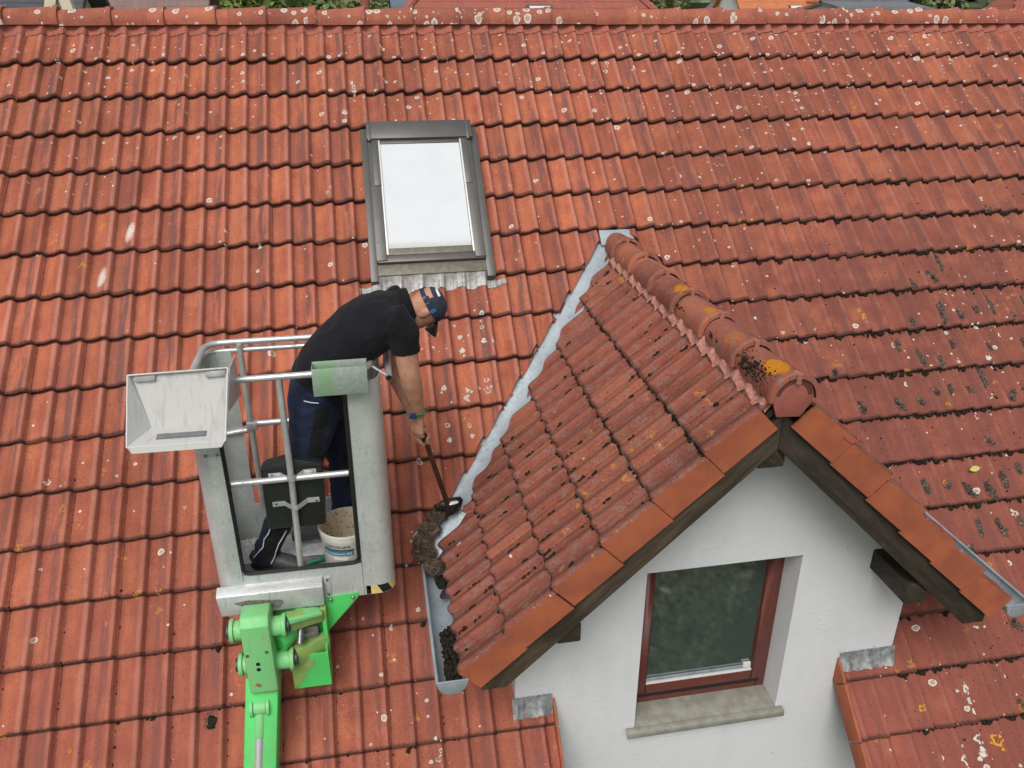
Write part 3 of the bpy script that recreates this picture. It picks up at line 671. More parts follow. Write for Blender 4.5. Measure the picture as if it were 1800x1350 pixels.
# window
wy = WALL_Y + .165
M_WINF = simple('red_brown_window_wood', (0.125, 0.034, 0.024), 0.38, 0, 0.08, 12)
win = empty('dormer_window', (AX, wy, WINZ0)); win.parent = dormer; win.matrix_parent_inverse = wm(dormer).inverted()
def ring(b, x0, x1, z0, z1, t, y0, y1, tb=None, tt=None):
    tb = tb or t; tt = tt or t
    b.box((x0, y0, z0), (x0 + t, y1, z1)); b.box((x1 - t, y0, z0), (x1, y1, z1)); b.box((x0 + t, y0, z0), (x1 - t, y1, z0 + tb)); b.box((x0 + t, y0, z1 - tt), (x1 - t, y1, z1))
b = MB(); ring(b, WINX0 + .001, WINX1 - .001, WINZ0 + .03, WINZ1 + .02, .062, wy, wy + .06); part('frame', b, M_WINF, win, bevel=.004)
b = MB(); ring(b, WINX0 + .04, WINX1 - .04, WINZ0 + .115, WINZ1 - .02, .072, wy - .018, wy + .045); part('sash', b, M_WINF, win, bevel=.006)
b = MB(); b.box((WINX0 + .05, wy - .012, WINZ0 + .083), (WINX1 - .05, wy + .0, WINZ0 + .113)); part('drip_gap', b, M_RUBBER, win)
b = MB(); b.box((WINX0 + .113, wy - .015, WINZ0 + .187), (WINX1 - .113, wy + .01, WINZ0 + .193)); part('glazing_bead', b, M_WHITE, win)
n = NT('window_glass', 0.045, 0, 0.5); n.set('IOR', 3.2); n.set('Base Color', (0.050, 0.066, 0.058)); M_GLASS = n.mat
b = MB(); b.box((WINX0 + .1, wy + .012, WINZ0 + .175), (WINX1 - .1, wy + .018, WINZ1 - .08)); part('pane', b, M_GLASS, win)
b = MB(); b.box((WINX0 + .11, wy - .004, WINZ0 + .205), (WINX1 - .17, wy + .008, WINZ0 + .219)); part('spacer_bar', b, simple('aluminium_spacer', (0.42, 0.47, 0.50), 0.4, 0.5), win)
b = MB(); b.box((WINX1 - .168, wy - .006, WINZ0 + .207), (WINX1 - .118, wy + .008, WINZ0 + .242)); part('corner_tag', b, M_WHITE, win)
M_SILL = simple('grey_green_stone', (0.27, 0.265, 0.225), 0.8, 0, 0.18, 14, 0.25, 0.003, col2=(0.20, 0.195, 0.15))
b = MB(); zs = WINZ0 + .018; y1_, y0_ = wy + .0, WALL_Y - .045
x0_, x1_ = WINX0 - .055, WINX1 + .045
b.hexa([Vector(q) for q in ((x0_, y0_, zs - .055), (x1_, y0_, zs - .055), (WINX1 - .002, WALL_Y - .001, zs - .04), (WINX0 + .002, WALL_Y - .001, zs - .04), (x0_, y0_, zs - .012), (x1_, y0_, zs - .012), (x1_, WALL_Y - .002, zs - .004), (x0_, WALL_Y - .002, zs - .004))])
b.hexa([Vector(q) for q in ((WINX0 + .003, WALL_Y - .004, zs - .05), (WINX1 - .003, WALL_Y - .004, zs - .05), (WINX1 - .003, y1_, zs - .04), (WINX0 + .003, y1_, zs - .04), (WINX0 + .003, WALL_Y - .004, zs - .0035), (WINX1 - .003, WALL_Y - .004, zs - .0035), (WINX1 - .003, y1_, zs + .014), (WINX0 + .003, y1_, zs + .014))])
part('sill', b, M_SILL, win, bevel=.004)
# lead flashings at both wall corners
for x0, x1 in ((WXL - .02, RXL + .005), (RXR - .005, WXR + .02)):
    b = MB(); rows = [[], [], []]; q = x0; zc_ = ROOF_M @ Vector((0, -15.55 * G, 0))
    k_ = 0
    while q <= x1 + 1e-6:
        wv = .003 * math.sin((q - x0) * 90) + .0015 * math.sin(q * 230)
        yb = WALL_Y - .062 + wv; vv = yb / CA; low = ROOF_M @ Vector((q, vv, tile_surf(q % TW, vv + 16 * G, G) + .012))
        rows[0].append(Vector((q, WALL_Y - .004, -3.555 + .003 * math.sin(q * 200)))); rows[1].append(Vector((q, WALL_Y - .012 + wv, max(low.z + .012, -3.60)))); rows[2].append(low)
        q += .008
    b.grid(rows[::-1]); part('lead_flashing', b, M_LEAD, dormer, auto=70)
# valley sheets (zinc) on the left and right
for side in (-1, 1):
    b = MB(); rows = []
    no = nv if side < 0 else nvr
    for k in range(15):
        s = -0.02 + (EAVE_S + .02) * k / 14; c = valley(s, side)
        pm = c + Vector((side * .19, 0, 0)); pm.z = pm.y * math.tan(ALPHA) 
        nm = ROOF_M.to_3x3() @ Vector((0, 0, 1)); nd = (FL if side < 0 else FR).to_3x3() @ Vector((0, 0, 1))
        pd = c + Vector((0, -.20, 0))
        rows.append([pm + nm * -.078, c + nm * -.068 + Vector((side * .05, 0, 0)), c + Vector((0, 0, -.08)), pd + nd * -.085])
    b.grid(rows if side > 0 else [r[::-1] for r in rows]); part('valley_flashing', b, M_ZINC, dormer, auto=60)
# saddle sheet behind the ridge end
b = MB(); rbox(b, 3.90, 4.16, -2.15, -2.02, -.075, -.042); part('saddle_flashing', b, M_ZINC, dormer)

# ------------------------------------------------------------------ gutters
def gutter(side, label):
    g = empty('rain_gutter', (AX + side * 1.6, VERGE_Y, -3.05)); props(g, label, 'gutter', 'zinc gutters under the dormer eaves')
    cx = AX + side * 1.597; zc = -2.968; r = .075; y0, y1 = VERGE_Y - .02, -3.12
    b = MB(); rows = []
    ang = [math.pi * k / 14 for k in range(15)]
    for y in (y0, (y0 + y1) / 2, y1):
        out = [Vector((cx - side * 0 + r * math.cos(math.pi + a), y, zc + r * math.sin(math.pi + a))) for a in ang]
        inn = [Vector((cx + (r - .003) * math.cos(math.pi + a), y, zc + (r - .003) * math.sin(math.pi + a))) for a in ang[::-1]]
        rows.append(out + inn)
    b.grid(rows, close=True); part('trough', b, M_ZINC, g, auto=40)
    xr = cx + side * r
    b = MB(); b.tube([(xr, y0, zc + .004), (xr, (y0 + y1) / 2, zc + .004), (xr, y1, zc + .004)], .009, 10); part('bead', b, M_ZINC, g)
    poly = [(cx + (r + .002) * math.cos(math.pi + a), y0, zc + (r + .002) * math.sin(math.pi + a)) for a in ang]
    b = MB(); b.prism(poly, (0, -.004, 0)); b.box((cx - r - .006, y0 - .005, zc - .002), (cx + r + .006, y0 + .002, zc + .012)); part('end_cap', b, M_ZINC, g, bevel=.001)
    return g, cx, zc
gL, gx, gz = gutter(-1, 'zinc half round gutter half filled with debris beside the worker')
gR, _, _ = gutter(1, 'zinc gutter under the far eave, seen only behind the clean verge tiles')
# spread end of the valley sheet
b = MB()
def rp(u, v, n): return ROOF_M @ Vector((u, v, n))
poly = [(2.318, -4.205), (2.494, -4.03), (2.62, -4.00), (2.66, -4.09), (2.45, -4.36), (2.375, -4.375)]
b.prism([rp(u, v, .002) for u, v in poly], ROOF_M.to_3x3() @ Vector((0, 0, .004)))
b.tube([rp(2.318, -4.205, .012), rp(2.494, -4.03, .012)], .008, 8); part('valley_outlet', b, M_ZINC, gL)

# ------------------------------------------------------------------ moss, debris
def moss_mat(name, c1, c2, c3):
    n = NT(name, 0.95, 0, 0.1); p = n.pos()
    f = n.noise(p, 160, 3, 0.7).outputs['Fac']; h = n.noise(p, 8, 2).outputs['Fac']
    c = n.mix(n.sstep(f, 0.35, 0.65), c1, c2); c = n.mix(n.m('MULTIPLY', n.sstep(h, 0.5, 0.7), 0.6), c, c3); n.set('Base Color', c); n.bump(f, 0.8, 0.006); return n.mat
_n = NT('dry_grey_moss', .95, 0, .1); _r = _n.new('ShaderNodeNewGeometry').outputs['Random Per Island']
_q = _n.noise(_n.pos(), 330, 2, .7).outputs['Fac']
_n.set('Base Color', _n.mix(_n.sstep(_n.m('ADD', _n.m('MULTIPLY', _r, .5), _n.m('MULTIPLY', _q, .5)), .3, .72), (0.040, 0.033, 0.026), (0.27, 0.235, 0.19))); _n.bump(_q, .8, .006); M_MOSS_DRY = _n.mat
M_MOSS_DARK = moss_mat('dark_wet_moss', (0.012, 0.010, 0.008), (0.035, 0.028, 0.020), (0.03, 0.03, 0.012))
rnd = random.Random(31)
dry = MB(); dark = MB()
def tuft(mb, F, u, v, n, size, sub=1, flat=.6, amp=.9):
    mb.ball(F @ Vector((u, v, n)), size, rnd.random() * 40, amp, sub, (rnd.uniform(.7, 1.2), rnd.uniform(.7, 1.3), flat), F.to_3x3())
def needle(mb, F, u, v, n, L, r=.0016):
    a = rnd.uniform(0, 6.28); e = rnd.uniform(-.2, .7); d = Vector((math.cos(a) * math.cos(e), math.sin(a) * math.cos(e), math.sin(e))) * L
    q = Vector((u, v, n)); s = Vector((-math.sin(a), math.cos(a), 0)) * r; t = Vector((0, 0, r))
    P = [F @ (q - s), F @ (q + s), F @ (q + t * 1.6), F @ (q + d)]
    mb.add(P, [(0, 1, 3), (1, 2, 3), (2, 0, 3)])
def patch(F, gauge, i_u, j, pan, L, W, vl0):
    """dried moss cushion lying in the left pan (0) or right pan (1) of a tile"""
    uc = i_u * TW + (.030 if pan == 0 else .180) + rnd.uniform(-.012, .03); bend = rnd.uniform(-.045, .03)
    nn = max(2, int(L / .022))
    for q in range(nn):
        t = (q + .5) / nn; w = W * (1 - abs(2 * t - 1) ** 3) * .5 + .006
        u = uc + bend * (t - .5) + rnd.uniform(-.008, .008); w *= rnd.uniform(.65, 1.15); vl = vl0 + t * L; v = -j * gauge + vl; s = tile_surf(u % TW, vl, gauge)
        dry.ball(F @ Vector((u, v, s)), 1.0, rnd.random() * 40, .5, 1, (w * .8, .018, rnd.uniform(.006, .010)), F.to_3x3())
        for _ in range(42): 
            uu = u + rnd.gauss(0, .55) * w; needle(dry, F, uu, v + rnd.uniform(-.016, .016), s + .014 * max(0, 1 - ((uu - u) / w) ** 2) - .001, rnd.uniform(.009, .018), .0022)
NOSKIP = lambda u, v: not (project(ROOF_M @ Vector((u, v, 0)))[2] < 0)
for j in range(4, 18):
    for i in range(15, 36):
        for pan in (0, 1):
            u = i * TW + (.09 if pan == 0 else .24); v = -j * G + .12
            c = ROOF_M @ Vector((u, v, 0))
            if (c - VL0).dot(nvr) > -.16 and c.y > -3.1 or c.y <= -3.1 and c.x < WXR + .12: continue
            px, py, _ = project(c)
            if px > 2500: continue
            pr = max(0, min(1, (px - 1360) / 400)) * max(0, min(1, (py - 330) / 320)) * (1.15 if py < 1000 else .55)
            pr *= max(0, .55 + 1.3 * mnoise.noise(Vector((u * 1.3, v * 1.9, 4.0))))
            if rnd.random() < pr * 1.5:
                patch(ROOF_M, G, i, j, pan, rnd.choice((.05, .07, .09, .12, .2)) * rnd.uniform(.8, 1.2), rnd.uniform(.035, .07), rnd.uniform(.0, .18))
    # black moss in the course gaps
    for i in range(0, 36 * 14):
        u = i * TW / 14 + rnd.uniform(-.01, .01); v = -j * G
        c = ROOF_M @ Vector((u, v, 0))
        if u > 2.4 and ((c - VL0).dot(nv if c.x < AX else nvr) > -.09 and c.y > -3.1 or c.y <= -3.1 and 2.7 < c.x < WXR + .04): continue
        px, py, _ = project(c)
        if not (-20 < px < 2400): continue
        pr = max(0.0, (px - 1150) / 500) * max(0, (py - 200) / 400) * 1.8 if u > 4 else max(0, (py - 980) / 900) * .5 * (u > .6)
        if u > 4 and py > 1000: pr *= .5
        if rnd.random() < min(pr, .92):
            s = tile_surf(u % TW, G - .01, G) + .006
            tuft(dark, ROOF_M, u, v - rnd.uniform(0, .008), s, rnd.uniform(.006, .013), 1, .8)
            if rnd.random() < .22 and u > 3.5 and .02 < (u % .15) < .10:
                for _ in range(4): tuft(dark, ROOF_M, u + rnd.uniform(-.010, .010), v - rnd.uniform(0, .014), s - .002, rnd.uniform(.010, .019), 2, .7, .5)
            if rnd.random() < .06: 
                for _ in range(5): tuft(dark, ROOF_M, u + rnd.uniform(-.012, .012), v - rnd.uniform(0, .03), s, rnd.uniform(.007, .014), 1, .7)
# moss along the side joints (lower half of the roof)
for j in range(9, 18):
    for i in range(-1, 34):
        for q in range(16):
            u = i * TW + .003; vl = rnd.uniform(0, G); v = -j * G + vl; c = ROOF_M @ Vector((u, v, 0)); px, py, _ = project(c)
            if (c - VL0).dot(nv if c.x < AX else nvr) > -.09 and c.y > -3.1 and c.x > 2.3 or c.y <= -3.1 and 2.7 < c.x < WXR + .04: continue
            pr = .16 * max(0, (py - 700) / 600) + .25 * max(0, (px - 1400) / 400)
            if rnd.random() < pr: tuft(dark, ROOF_M, u, v, tile_surf(.002, vl, G) + .003, rnd.uniform(.003, .007), 1, .8)
# small round black cushions dotted over the mossy side
for _ in range(1600):
    u = rnd.uniform(4.6, 9.2); v = -rnd.uniform(1.6, 5.9); c = ROOF_M @ Vector((u, v, 0)); px, py, _ = project(c)
    if (c - VL0).dot(nvr) > -.12 and c.y > -3.1 or c.y <= -3.1 and c.x < WXR + .06: continue
    if rnd.random() < max(0, (px - 1200) / 600) * max(0.1, (py - 150) / 500): tuft(dark, ROOF_M, u, v, tile_surf(u % TW, v % G, G) + .001, rnd.uniform(.002, .0075), 1, .6)
# a few big dark lumps seen on the lower roof
for (u, v, s) in ((1.124, -5.113, .026), (1.118, -5.10, .02), (1.49, -5.06, .016)):
    for _ in range(6): tuft(dark, ROOF_M, u + rnd.uniform(-.012, .012), v + rnd.uniform(-.018, .018), tile_surf(u % TW, .25, G) + .008, s * rnd.uniform(.5, .9), 2, .5)
for _ in range(60): needle(dry, ROOF_M, 1.10 + rnd.uniform(-.03, .02), -5.10 + rnd.uniform(-.05, .04), tile_surf(1.1 % TW, .25, G) + .006, .02)
# dormer moss: along tile joints, course edges and pans
for k in range(1, 7):
    for q in range(460):
        u = -rnd.uniform(0.02, 2.9); v = -k * DG
        c = FL @ Vector((u, v, 0))
        if (c - VL0).dot(nv) < .03: continue
        f = mnoise.noise(Vector((u * 5, k * 7.3, 0))) * .5 + .5
        near = abs((u % TW) - .0) < .035 or abs((u % TW) - TW) < .035
        if rnd.random() < (.75 if near else .38) * (f * 1.7):
            if k < 6: tuft(dark, FL, u, v - rnd.uniform(0, .012), tile_surf(u % TW, DG - .01, DG) + .005, rnd.uniform(.005, .0125), 1, .8)
    for q in range(90):   # clumps in the pans, beside the rolls
        u = -rnd.uniform(0.02, 2.9); ul = rnd.choice((.085, .16, .235, .01)) + rnd.uniform(-.006, .006); u = math.floor(u / TW) * TW + ul; vl = rnd.uniform(.02, .3)
        c = FL @ Vector((u, -k * DG + vl, 0))
        if (c - VL0).dot(nv) < .04: continue
        if rnd.random() < .26:
            for _ in range(rnd.randint(2, 8)): tuft(dark, FL, u + rnd.uniform(-.006, .006), -k * DG + vl + rnd.uniform(-.025, .025), tile_surf(u % TW, vl, DG) + .003, rnd.uniform(.005, .012), 1, .7)
# moss on the last ridge caps
for _ in range(300):
    t = rnd.random() ** .8; y = -3.80 - .37 * t + rnd.gauss(0, .02); a = rnd.gauss(2.62, .24)
    r = .108; P = Matrix.Translation((AX + r * math.cos(a), y, AZ - .122 + r * math.sin(a)))
    dark.ball(P.translation, rnd.uniform(.0015, .0065), rnd.random() * 30, .9, 1)
for _ in range(110):   # moss under the cap rim on the fringe
    y = rnd.uniform(-4.1, -2.6); tuft(dark, FL, -(y - VERGE_Y) , .105 + rnd.uniform(-.012, .008), .0, rnd.uniform(.004, .009), 1, .8)
o = link('dry_moss', dry.mesh('dry_moss', [M_MOSS_DRY], smooth=False)); props(o, 'brown grey tufts of dried moss lying in the tile troughs', 'moss', kind='stuff')
o = link('dark_moss', dark.mesh('dark_moss', [M_MOSS_DARK], smooth=True)); props(o, 'black moss growing along the tile edges and joints', 'moss', kind='stuff')

WL = [(2.614, -2.934, 0.0394), (2.606, -3.209, 0.0424), (2.754, -2.835, 0.0358), (2.758, -2.944, 0.0434), (2.752, -3.295, 0.0461), (2.765, -3.242, 0.0309), (2.925, -2.669, 0.0364), (2.918, -2.767, 0.0321), (2.917, -2.878, 0.0437), (2.912, -2.956, 0.0356), (2.902, -3.17, 0.0389), (2.904, -3.254, 0.0425), (2.603, -3.474, 0.0379), (2.607, -3.582, 0.0377), (2.76, -3.568, 0.034), (2.75, -3.487, 0.0304), (2.845, -3.228, 0.0271), (5.974, -3.147, 0.0425), (5.691, -5.52, 0.0744), (5.687, -5.594, 0.0569), (5.68, -5.653, 0.0394), (5.668, -5.808, 0.0657), (5.662, -5.884, 0.0614), (5.532, -5.908, 0.065), (5.411, -5.297, 0.0255), (5.342, -5.738, 0.0255), (2.331, -4.62, 0.0396), (2.343, -4.399, 0.0289), (1.414, -2.025, 0.0299), (0.556, -3.639, 0.0196), (0.946, -3.867, 0.0228), (2.353, -5.47, 0.0322), (2.373, -5.429, 0.025), (2.347, -5.36, 0.0215), (6.443, -3.964, 0.0335), (6.491, -4.468, 0.0428), (6.29, -4.468, 0.0326), (6.7, -3.31, 0.0401), (6.458, -3.747, 0.0338), (5.55, -2.553, 0.0283), (4.965, -2.831, 0.0266), (3.794, -2.91, 0.0287), (1.904, -1.613, 0.0265), (1.926, -1.564, 0.0222), (4.548, -1.334, 0.0242), (5.45, -1.623, 0.0299), (5.092, -0.658, 0.0369), (5.103, -0.719, 0.0367), (4.232, -0.461, 0.0412), (4.262, -0.375, 0.0312), (4.401, -0.214, 0.0318), (5.264, -0.298, 0.0439), (2.144, -0.605, 0.0341), (2.149, -0.662, 0.0339), (2.134, -0.548, 0.0245)]
OL = [(5.79, -5.831, 0.0621), (5.347, -5.592, 0.0339), (5.058, -5.7, 0.0331), (5.011, -5.726, 0.0247), (6.726, -2.599, 0.0311), (5.812, -2.898, 0.033), (5.793, -2.839, 0.0236), (5.542, -2.894, 0.0277), (6.037, -4.199, 0.0274), (5.823, -5.172, 0.0221), (1.392, -5.237, 0.0253), (0.383, -5.157, 0.0229), (0.535, -4.512, 0.019), (6.164, -4.787, 0.0275), (6.243, -3.64, 0.0237), (6.434, -3.566, 0.029)]
M_LICH_W = moss_mat('white_crust_lichen', (0.50, 0.46, 0.40), (0.64, 0.61, 0.55), (0.42, 0.37, 0.31)); M_LICH_O = moss_mat('orange_crust_lichen', (0.52, 0.24, 0.03), (0.62, 0.32, 0.04), (0.42, 0.20, 0.05))
rl = random.Random(19)
def crust(mb, u, v, r, hollow):
    """thin lobed crust following the tile; hollow ones keep only their outer ring and a few inner flakes"""
    vl = (v % G); ph = rl.uniform(0, 6); n_ = 18
    def P(a, q): 
        rr_ = r * q * (1 + .16 * math.sin(3 * a + ph) + .12 * math.sin(5 * a + 2 * ph) + rl.uniform(-.10, .10)); uu = u + rr_ * math.cos(a); vv = v + rr_ * math.sin(a) * 1.15
        return ROOF_M @ Vector((uu, vv, tile_surf(uu % TW, (vv % G), G) + .0022))
    ins = .58 if hollow else .05
    out = [P(2 * math.pi * k / n_, 1.0) for k in range(n_)]; inn = [P(2 * math.pi * k / n_, ins) for k in range(n_)]
    f = [(k, (k + 1) % n_, n_ + (k + 1) % n_, n_ + k) for k in range(n_) if rl.random() > (.14 if hollow else .03)]; mb.add(out + inn, f)
    if hollow:
        for _ in range(5):
            a = rl.uniform(0, 6.28); q = rl.uniform(0, .5); c = [P(a, q) + (ROOF_M.to_3x3() @ Vector((rl.uniform(-.2, .2) * r, rl.uniform(-.2, .2) * r, .0004))) for _ in range(3)]; mb.add(c, [(0, 1, 2)])
lw = MB(); lo = MB()
for (u, v, r) in WL:
    r *= .42; crust(lw, u, v, r, rl.random() < .6)
    for _ in range(rl.randint(0, 3)): crust(lw, u + rl.gauss(0, 1.3) * r, v + rl.gauss(0, 1.6) * r, r * rl.uniform(.2, .55), False)
for (u, v, r) in OL:
    r *= .5; crust(lo, u, v, r, True)
    for _ in range(4): crust(lo, u + rl.gauss(0, 1.1) * r, v + rl.gauss(0, 1.1) * r, r * rl.uniform(.12, .3), False)
o = link('pale_lichen', lw.mesh('pale_lichen', [M_LICH_W])); props(o, 'pale crusty lichen rings on the main roof tiles', 'lichen', kind='stuff')
o = link('orange_lichen', lo.mesh('orange_lichen', [M_LICH_O])); props(o, 'orange crusty lichen on the lower roof tiles', 'lichen', kind='stuff')
# debris heap in the gutter
_n = NT('plant_debris_brown', .95, 0, .1); _r = _n.new('ShaderNodeNewGeometry').outputs['Random Per Island']
_n.set('Base Color', _n.mix(_n.m('POWER', _r, 1.8), (0.040, 0.028, 0.020), (0.25, 0.19, 0.145))); M_DEBRIS = _n.mat
deb = MB(); rnd = random.Random(8)
base_pts = []
HEAP = [(2.415, -3.30, -2.945, .055), (2.385, -3.22, -2.915, .065), (2.375, -3.14, -2.88, .065), (2.42, -3.07, -2.845, .07), (2.47, -3.0, -2.80, .065), (2.515, -2.965, -2.775, .055), (2.36, -3.17, -2.93, .06)]
for k, (x, y, z, r) in enumerate(HEAP):
    deb.ball((x, y, z), r * .9, k, .6, 2, (1, 1, .8))
    for _ in range(1500):
        d = Vector((rnd.gauss(0, 1), rnd.gauss(0, 1), abs(rnd.gauss(0, 1)) * .8)).normalized()
        p0 = Vector((x, y, z)) + Vector((d.x, d.y, d.z * .8)) * r * rnd.uniform(.84, 1.06)
        t = Vector((rnd.gauss(0, 1), rnd.gauss(0, 1), rnd.gauss(0, .5))).normalized() * rnd.uniform(.008, .018)
        s = t.cross(d).normalized() * .0022
        deb.add([p0 - s, p0 + s, p0 + d * .003, p0 + t], [(0, 1, 3), (1, 2, 3), (2, 0, 3)])
o = link('gutter_debris', deb.mesh('gutter_debris', [M_DEBRIS])); props(o, 'brown heap of needles and plant debris at the gutter end', 'debris', kind='stuff')
dk = MB()
for _ in range(260):
    y = rnd.uniform(-4.14, -3.80); x = gx + rnd.uniform(-.02, .055); dk.ball((x, y, gz - .055 + .05 * rnd.random() + (x - gx) * .3), rnd.uniform(.008, .018), rnd.random() * 50, 1.0, 1, (1, 1.2, .8))
for _ in range(90):
    y = rnd.uniform(-3.42, -3.32); dk.ball((gx + rnd.uniform(-.01, .05), y, gz - .05 + .03 * rnd.random()), rnd.uniform(.006, .014), rnd.random() * 50, 1.0, 1)
for _ in range(140):
    dk.ball((2.545 + rnd.gauss(0, .035), -2.985 + rnd.gauss(0, .03), -2.745 + rnd.gauss(0, .012)), rnd.uniform(.006, .014), rnd.random() * 50, 1.0, 1)
o = link('gutter_sludge', dk.mesh('gutter_sludge', [M_MOSS_DARK], smooth=True)); props(o, 'wet black clumps of moss lying in the zinc gutter', 'moss', kind='stuff')
M_FELT = simple('black_felt_tab', (0.022, 0.024, 0.027), 0.6, 0, 0.15, 30)
for k, (y, L, lab) in enumerate(((-3.30, .085, 'dark rubber tab in the gutter next to the debris heap'), (-3.52, .055, 'small dark rubber tab poking out midway along the gutter'))):
    b = MB(); rows = []
    for q in range(9):
        t = q / 8; w = (.052 - .012 * k) * math.sqrt(max(0, 1 - t ** 3)) + .002
        rows.append([Vector((gx + .075 - L * t - .02, y + w * math.cos(a), gz + .012 - .035 * t + .014 * math.sin(a) * (1 - .5 * t))) for a in [2 * math.pi * z / 12 for z in range(12)]])
    b.grid([r[::-1] for r in rows], close=True); b.add(rows[-1], [tuple(range(11, -1, -1))])
    o = part('rubber_tab', b, M_FELT, None, smooth=True); props(o, lab, 'rubber tab', 'rubber tabs in the gutter')
# fallen yellow leaf
M_LEAF = simple('yellow_leaf', (0.48, 0.47, 0.13), 0.6, 0, 0.1, 60)
b = MB(); c0 = Vector((6.262, -4.137, 0)); rows = []
for k in range(9):
    t = k / 8; w = .020 * math.sin(math.pi * t) ** .8 + .0005
    rows.append([ROOF_M @ (c0 + Vector((-.045 + .09 * t, .03 * (t - .5) * .3 + d * w, tile_surf(6.26 % TW, .26, G) + .018 + .006 * abs(d)))) for d in (-1, -.5, 0, .5, 1)])
b.grid(rows); b.tube([ROOF_M @ (c0 + Vector((.043, .004, .0))), ROOF_M @ (c0 + Vector((.062, .0, .0)))], .0014, 5)
o = part('fallen_leaf', b, M_LEAF, None, smooth=True); props(o, 'single pale yellow leaf lying on the mossy tiles', 'leaf')

# ------------------------------------------------------------------ boom lift
lift = empty('boom_lift', (1.35, -3.8, -3.9)); props(lift, 'green articulated boom lift carrying a galvanised one man work basket', 'boom lift')
BX0, BX1, BY0, BY1 = 1.262, 2.190, -3.606, -3.085
ZT, ZF, ZB_ = -1.545, -2.74, -2.845
def rrect(x0, x1, y0, y1, r, n=8):
    out = []
    for cx, cy, a0 in ((x1 - r, y0 + r, -90), (x1 - r, y1 - r, 0), (x0 + r, y1 - r, 90), (x0 + r, y0 + r, 180)):
        for k in range(n + 1):
            a = R_(a0 + 90 * k / n); out.append((cx + r * math.cos(a), cy + r * math.sin(a)))
    return out
def corner_post(cx, cy, a0, r, fl_a, fl_b, z0, z1, th=.004):
    """curved sheet post: quarter round with flat flanges fl_a (start) and fl_b (end)"""
    pts = []
    A0 = R_(a0); A1 = R_(a0 + 90)
    t0 = Vector((math.sin(A0), -math.cos(A0))); t1 = Vector((-math.sin(A1), math.cos(A1)))
    p0 = Vector((cx + r * math.cos(A0), cy + r * math.sin(A0))); p1 = Vector((cx + r * math.cos(A1), cy + r * math.sin(A1)))
    n0 = Vector((math.cos(A0), math.sin(A0))); n1 = Vector((math.cos(A1), math.sin(A1)))
    seq = [(p0 + t0 * fl_a, n0)] + [(Vector((cx + r * math.cos(a), cy + r * math.sin(a))), Vector((math.cos(a), math.sin(a)))) for a in [A0 + (A1 - A0) * k / 10 for k in range(11)]] + [(p1 + t1 * fl_b, n1)]
    b = MB(); loop = [p for p, n_ in seq] + [p - n_ * th for p, n_ in seq[::-1]]
    b.grid([[Vector((p.x, p.y, z)) for p in loop] for z in (z0, z1)], close=True)
    for z, rev in ((z0, True), (z1, False)):
        m_ = len(seq)
        b.add([Vector((p.x, p.y, z)) for p in loop], [((i + 1, i, 2 * m_ - 1 - i, 2 * m_ - 2 - i) if rev else (i, i + 1, 2 * m_ - 2 - i, 2 * m_ - 1 - i)) for i in range(m_ - 1)])
    return b
rr = .085
part('corner_post', corner_post(BX1 - rr, BY0 + rr, -90, rr, .085, .03, ZB_, ZT - .02), M_GALV_G, lift, auto=40)
part('corner_post', corner_post(BX0 + rr, BY0 + rr, 180, rr, .03, .062, ZB_, -1.84), M_GALV, lift, auto=40)
part('corner_post', corner_post(BX0 + rr, BY1 - rr, 90, rr, .075, .02, ZF, ZT - .02), M_GALV_G, lift, auto=40)
part('corner_post', corner_post(BX1 - rr, BY1 - rr, 0, rr, .02, .075, ZF, ZT - .02), M_GALV, lift, auto=40)
# left front post cover (box section)
b = MB(); b.box((1.336, BY0 - .012, -2.66), (1.402, BY0 - .0006, -1.8)); part('post_cover', b, M_GALV_G, lift, bevel=.004)
b = MB(); b.box((1.318, BY0 - .0175, -1.90), (1.400, BY0 - .0125, -1.82)); pl_ = part('mount_plate', b, M_GALV, lift, bevel=.002)
for x in (1.335, 1.388): b = MB(); b.tube([(x, BY0 - .024, -1.888), (x, BY0 - .017, -1.888)], .008, 8); part('bolt', b, M_BOLT, pl_)
# kick panels
b = MB(); b.box((1.400, BY0 - .0035, ZB_ + .002), (2.018, BY0 + .0035, -2.632)); part('front_kick_panel', b, M_GALV, lift)
b = MB(); b.box((BX0 + rr, BY1 - .005, ZB_), (BX1 - rr, BY1, -2.52)); part('rear_kick_panel', b, M_GALV_G, lift)
for xx in (BX0, BX1 - .004):
    b = MB(); b.box((xx, BY0 + rr + .03, ZB_), (xx + .004, BY1 - rr - .02, -2.45)); part('side_kick_panel', b, M_GALV, lift)
b = MB(); b.prism([(x, y, ZB_ + .01) for x, y in rrect(BX0 + .006, BX1 - .006, BY0 + .006, BY1 - .006, .08)], (0, 0, ZF - ZB_ - .012)); part('floor', b, simple('dirty_basket_floor', (0.30, 0.29, 0.28), 0.7, 0.2, 0.25, 16, 0.2, 0.003), lift)
# black rubber seal round the opening
def rounded_path(pts, r, n=6):
    out = []
    for i, p in enumerate(pts):
        if i in (0, len(pts) - 1): out.append(Vector(p)); continue
        p = Vector(p); a = (Vector(pts[i - 1]) - p).normalized(); c = (Vector(pts[i + 1]) - p).normalized()
        h = math.acos(max(-1, min(1, a.dot(c)))) / 2; d = r / math.tan(h)
        p0, p1 = p + a * d, p + c * d
        for k in range(n + 1):
            t = k / n; out.append(p0 * (1 - t) ** 2 + p * 2 * t * (1 - t) + p1 * t * t)
    return out
b = MB(); b.tube(rounded_path([(1.408, BY0, -1.845), (1.408, BY0, -2.622), (2.008, BY0, -2.622), (2.016, BY0, -1.60)], .045), .0115, 8); part('rubber_seal', b, M_RUBBER, lift)
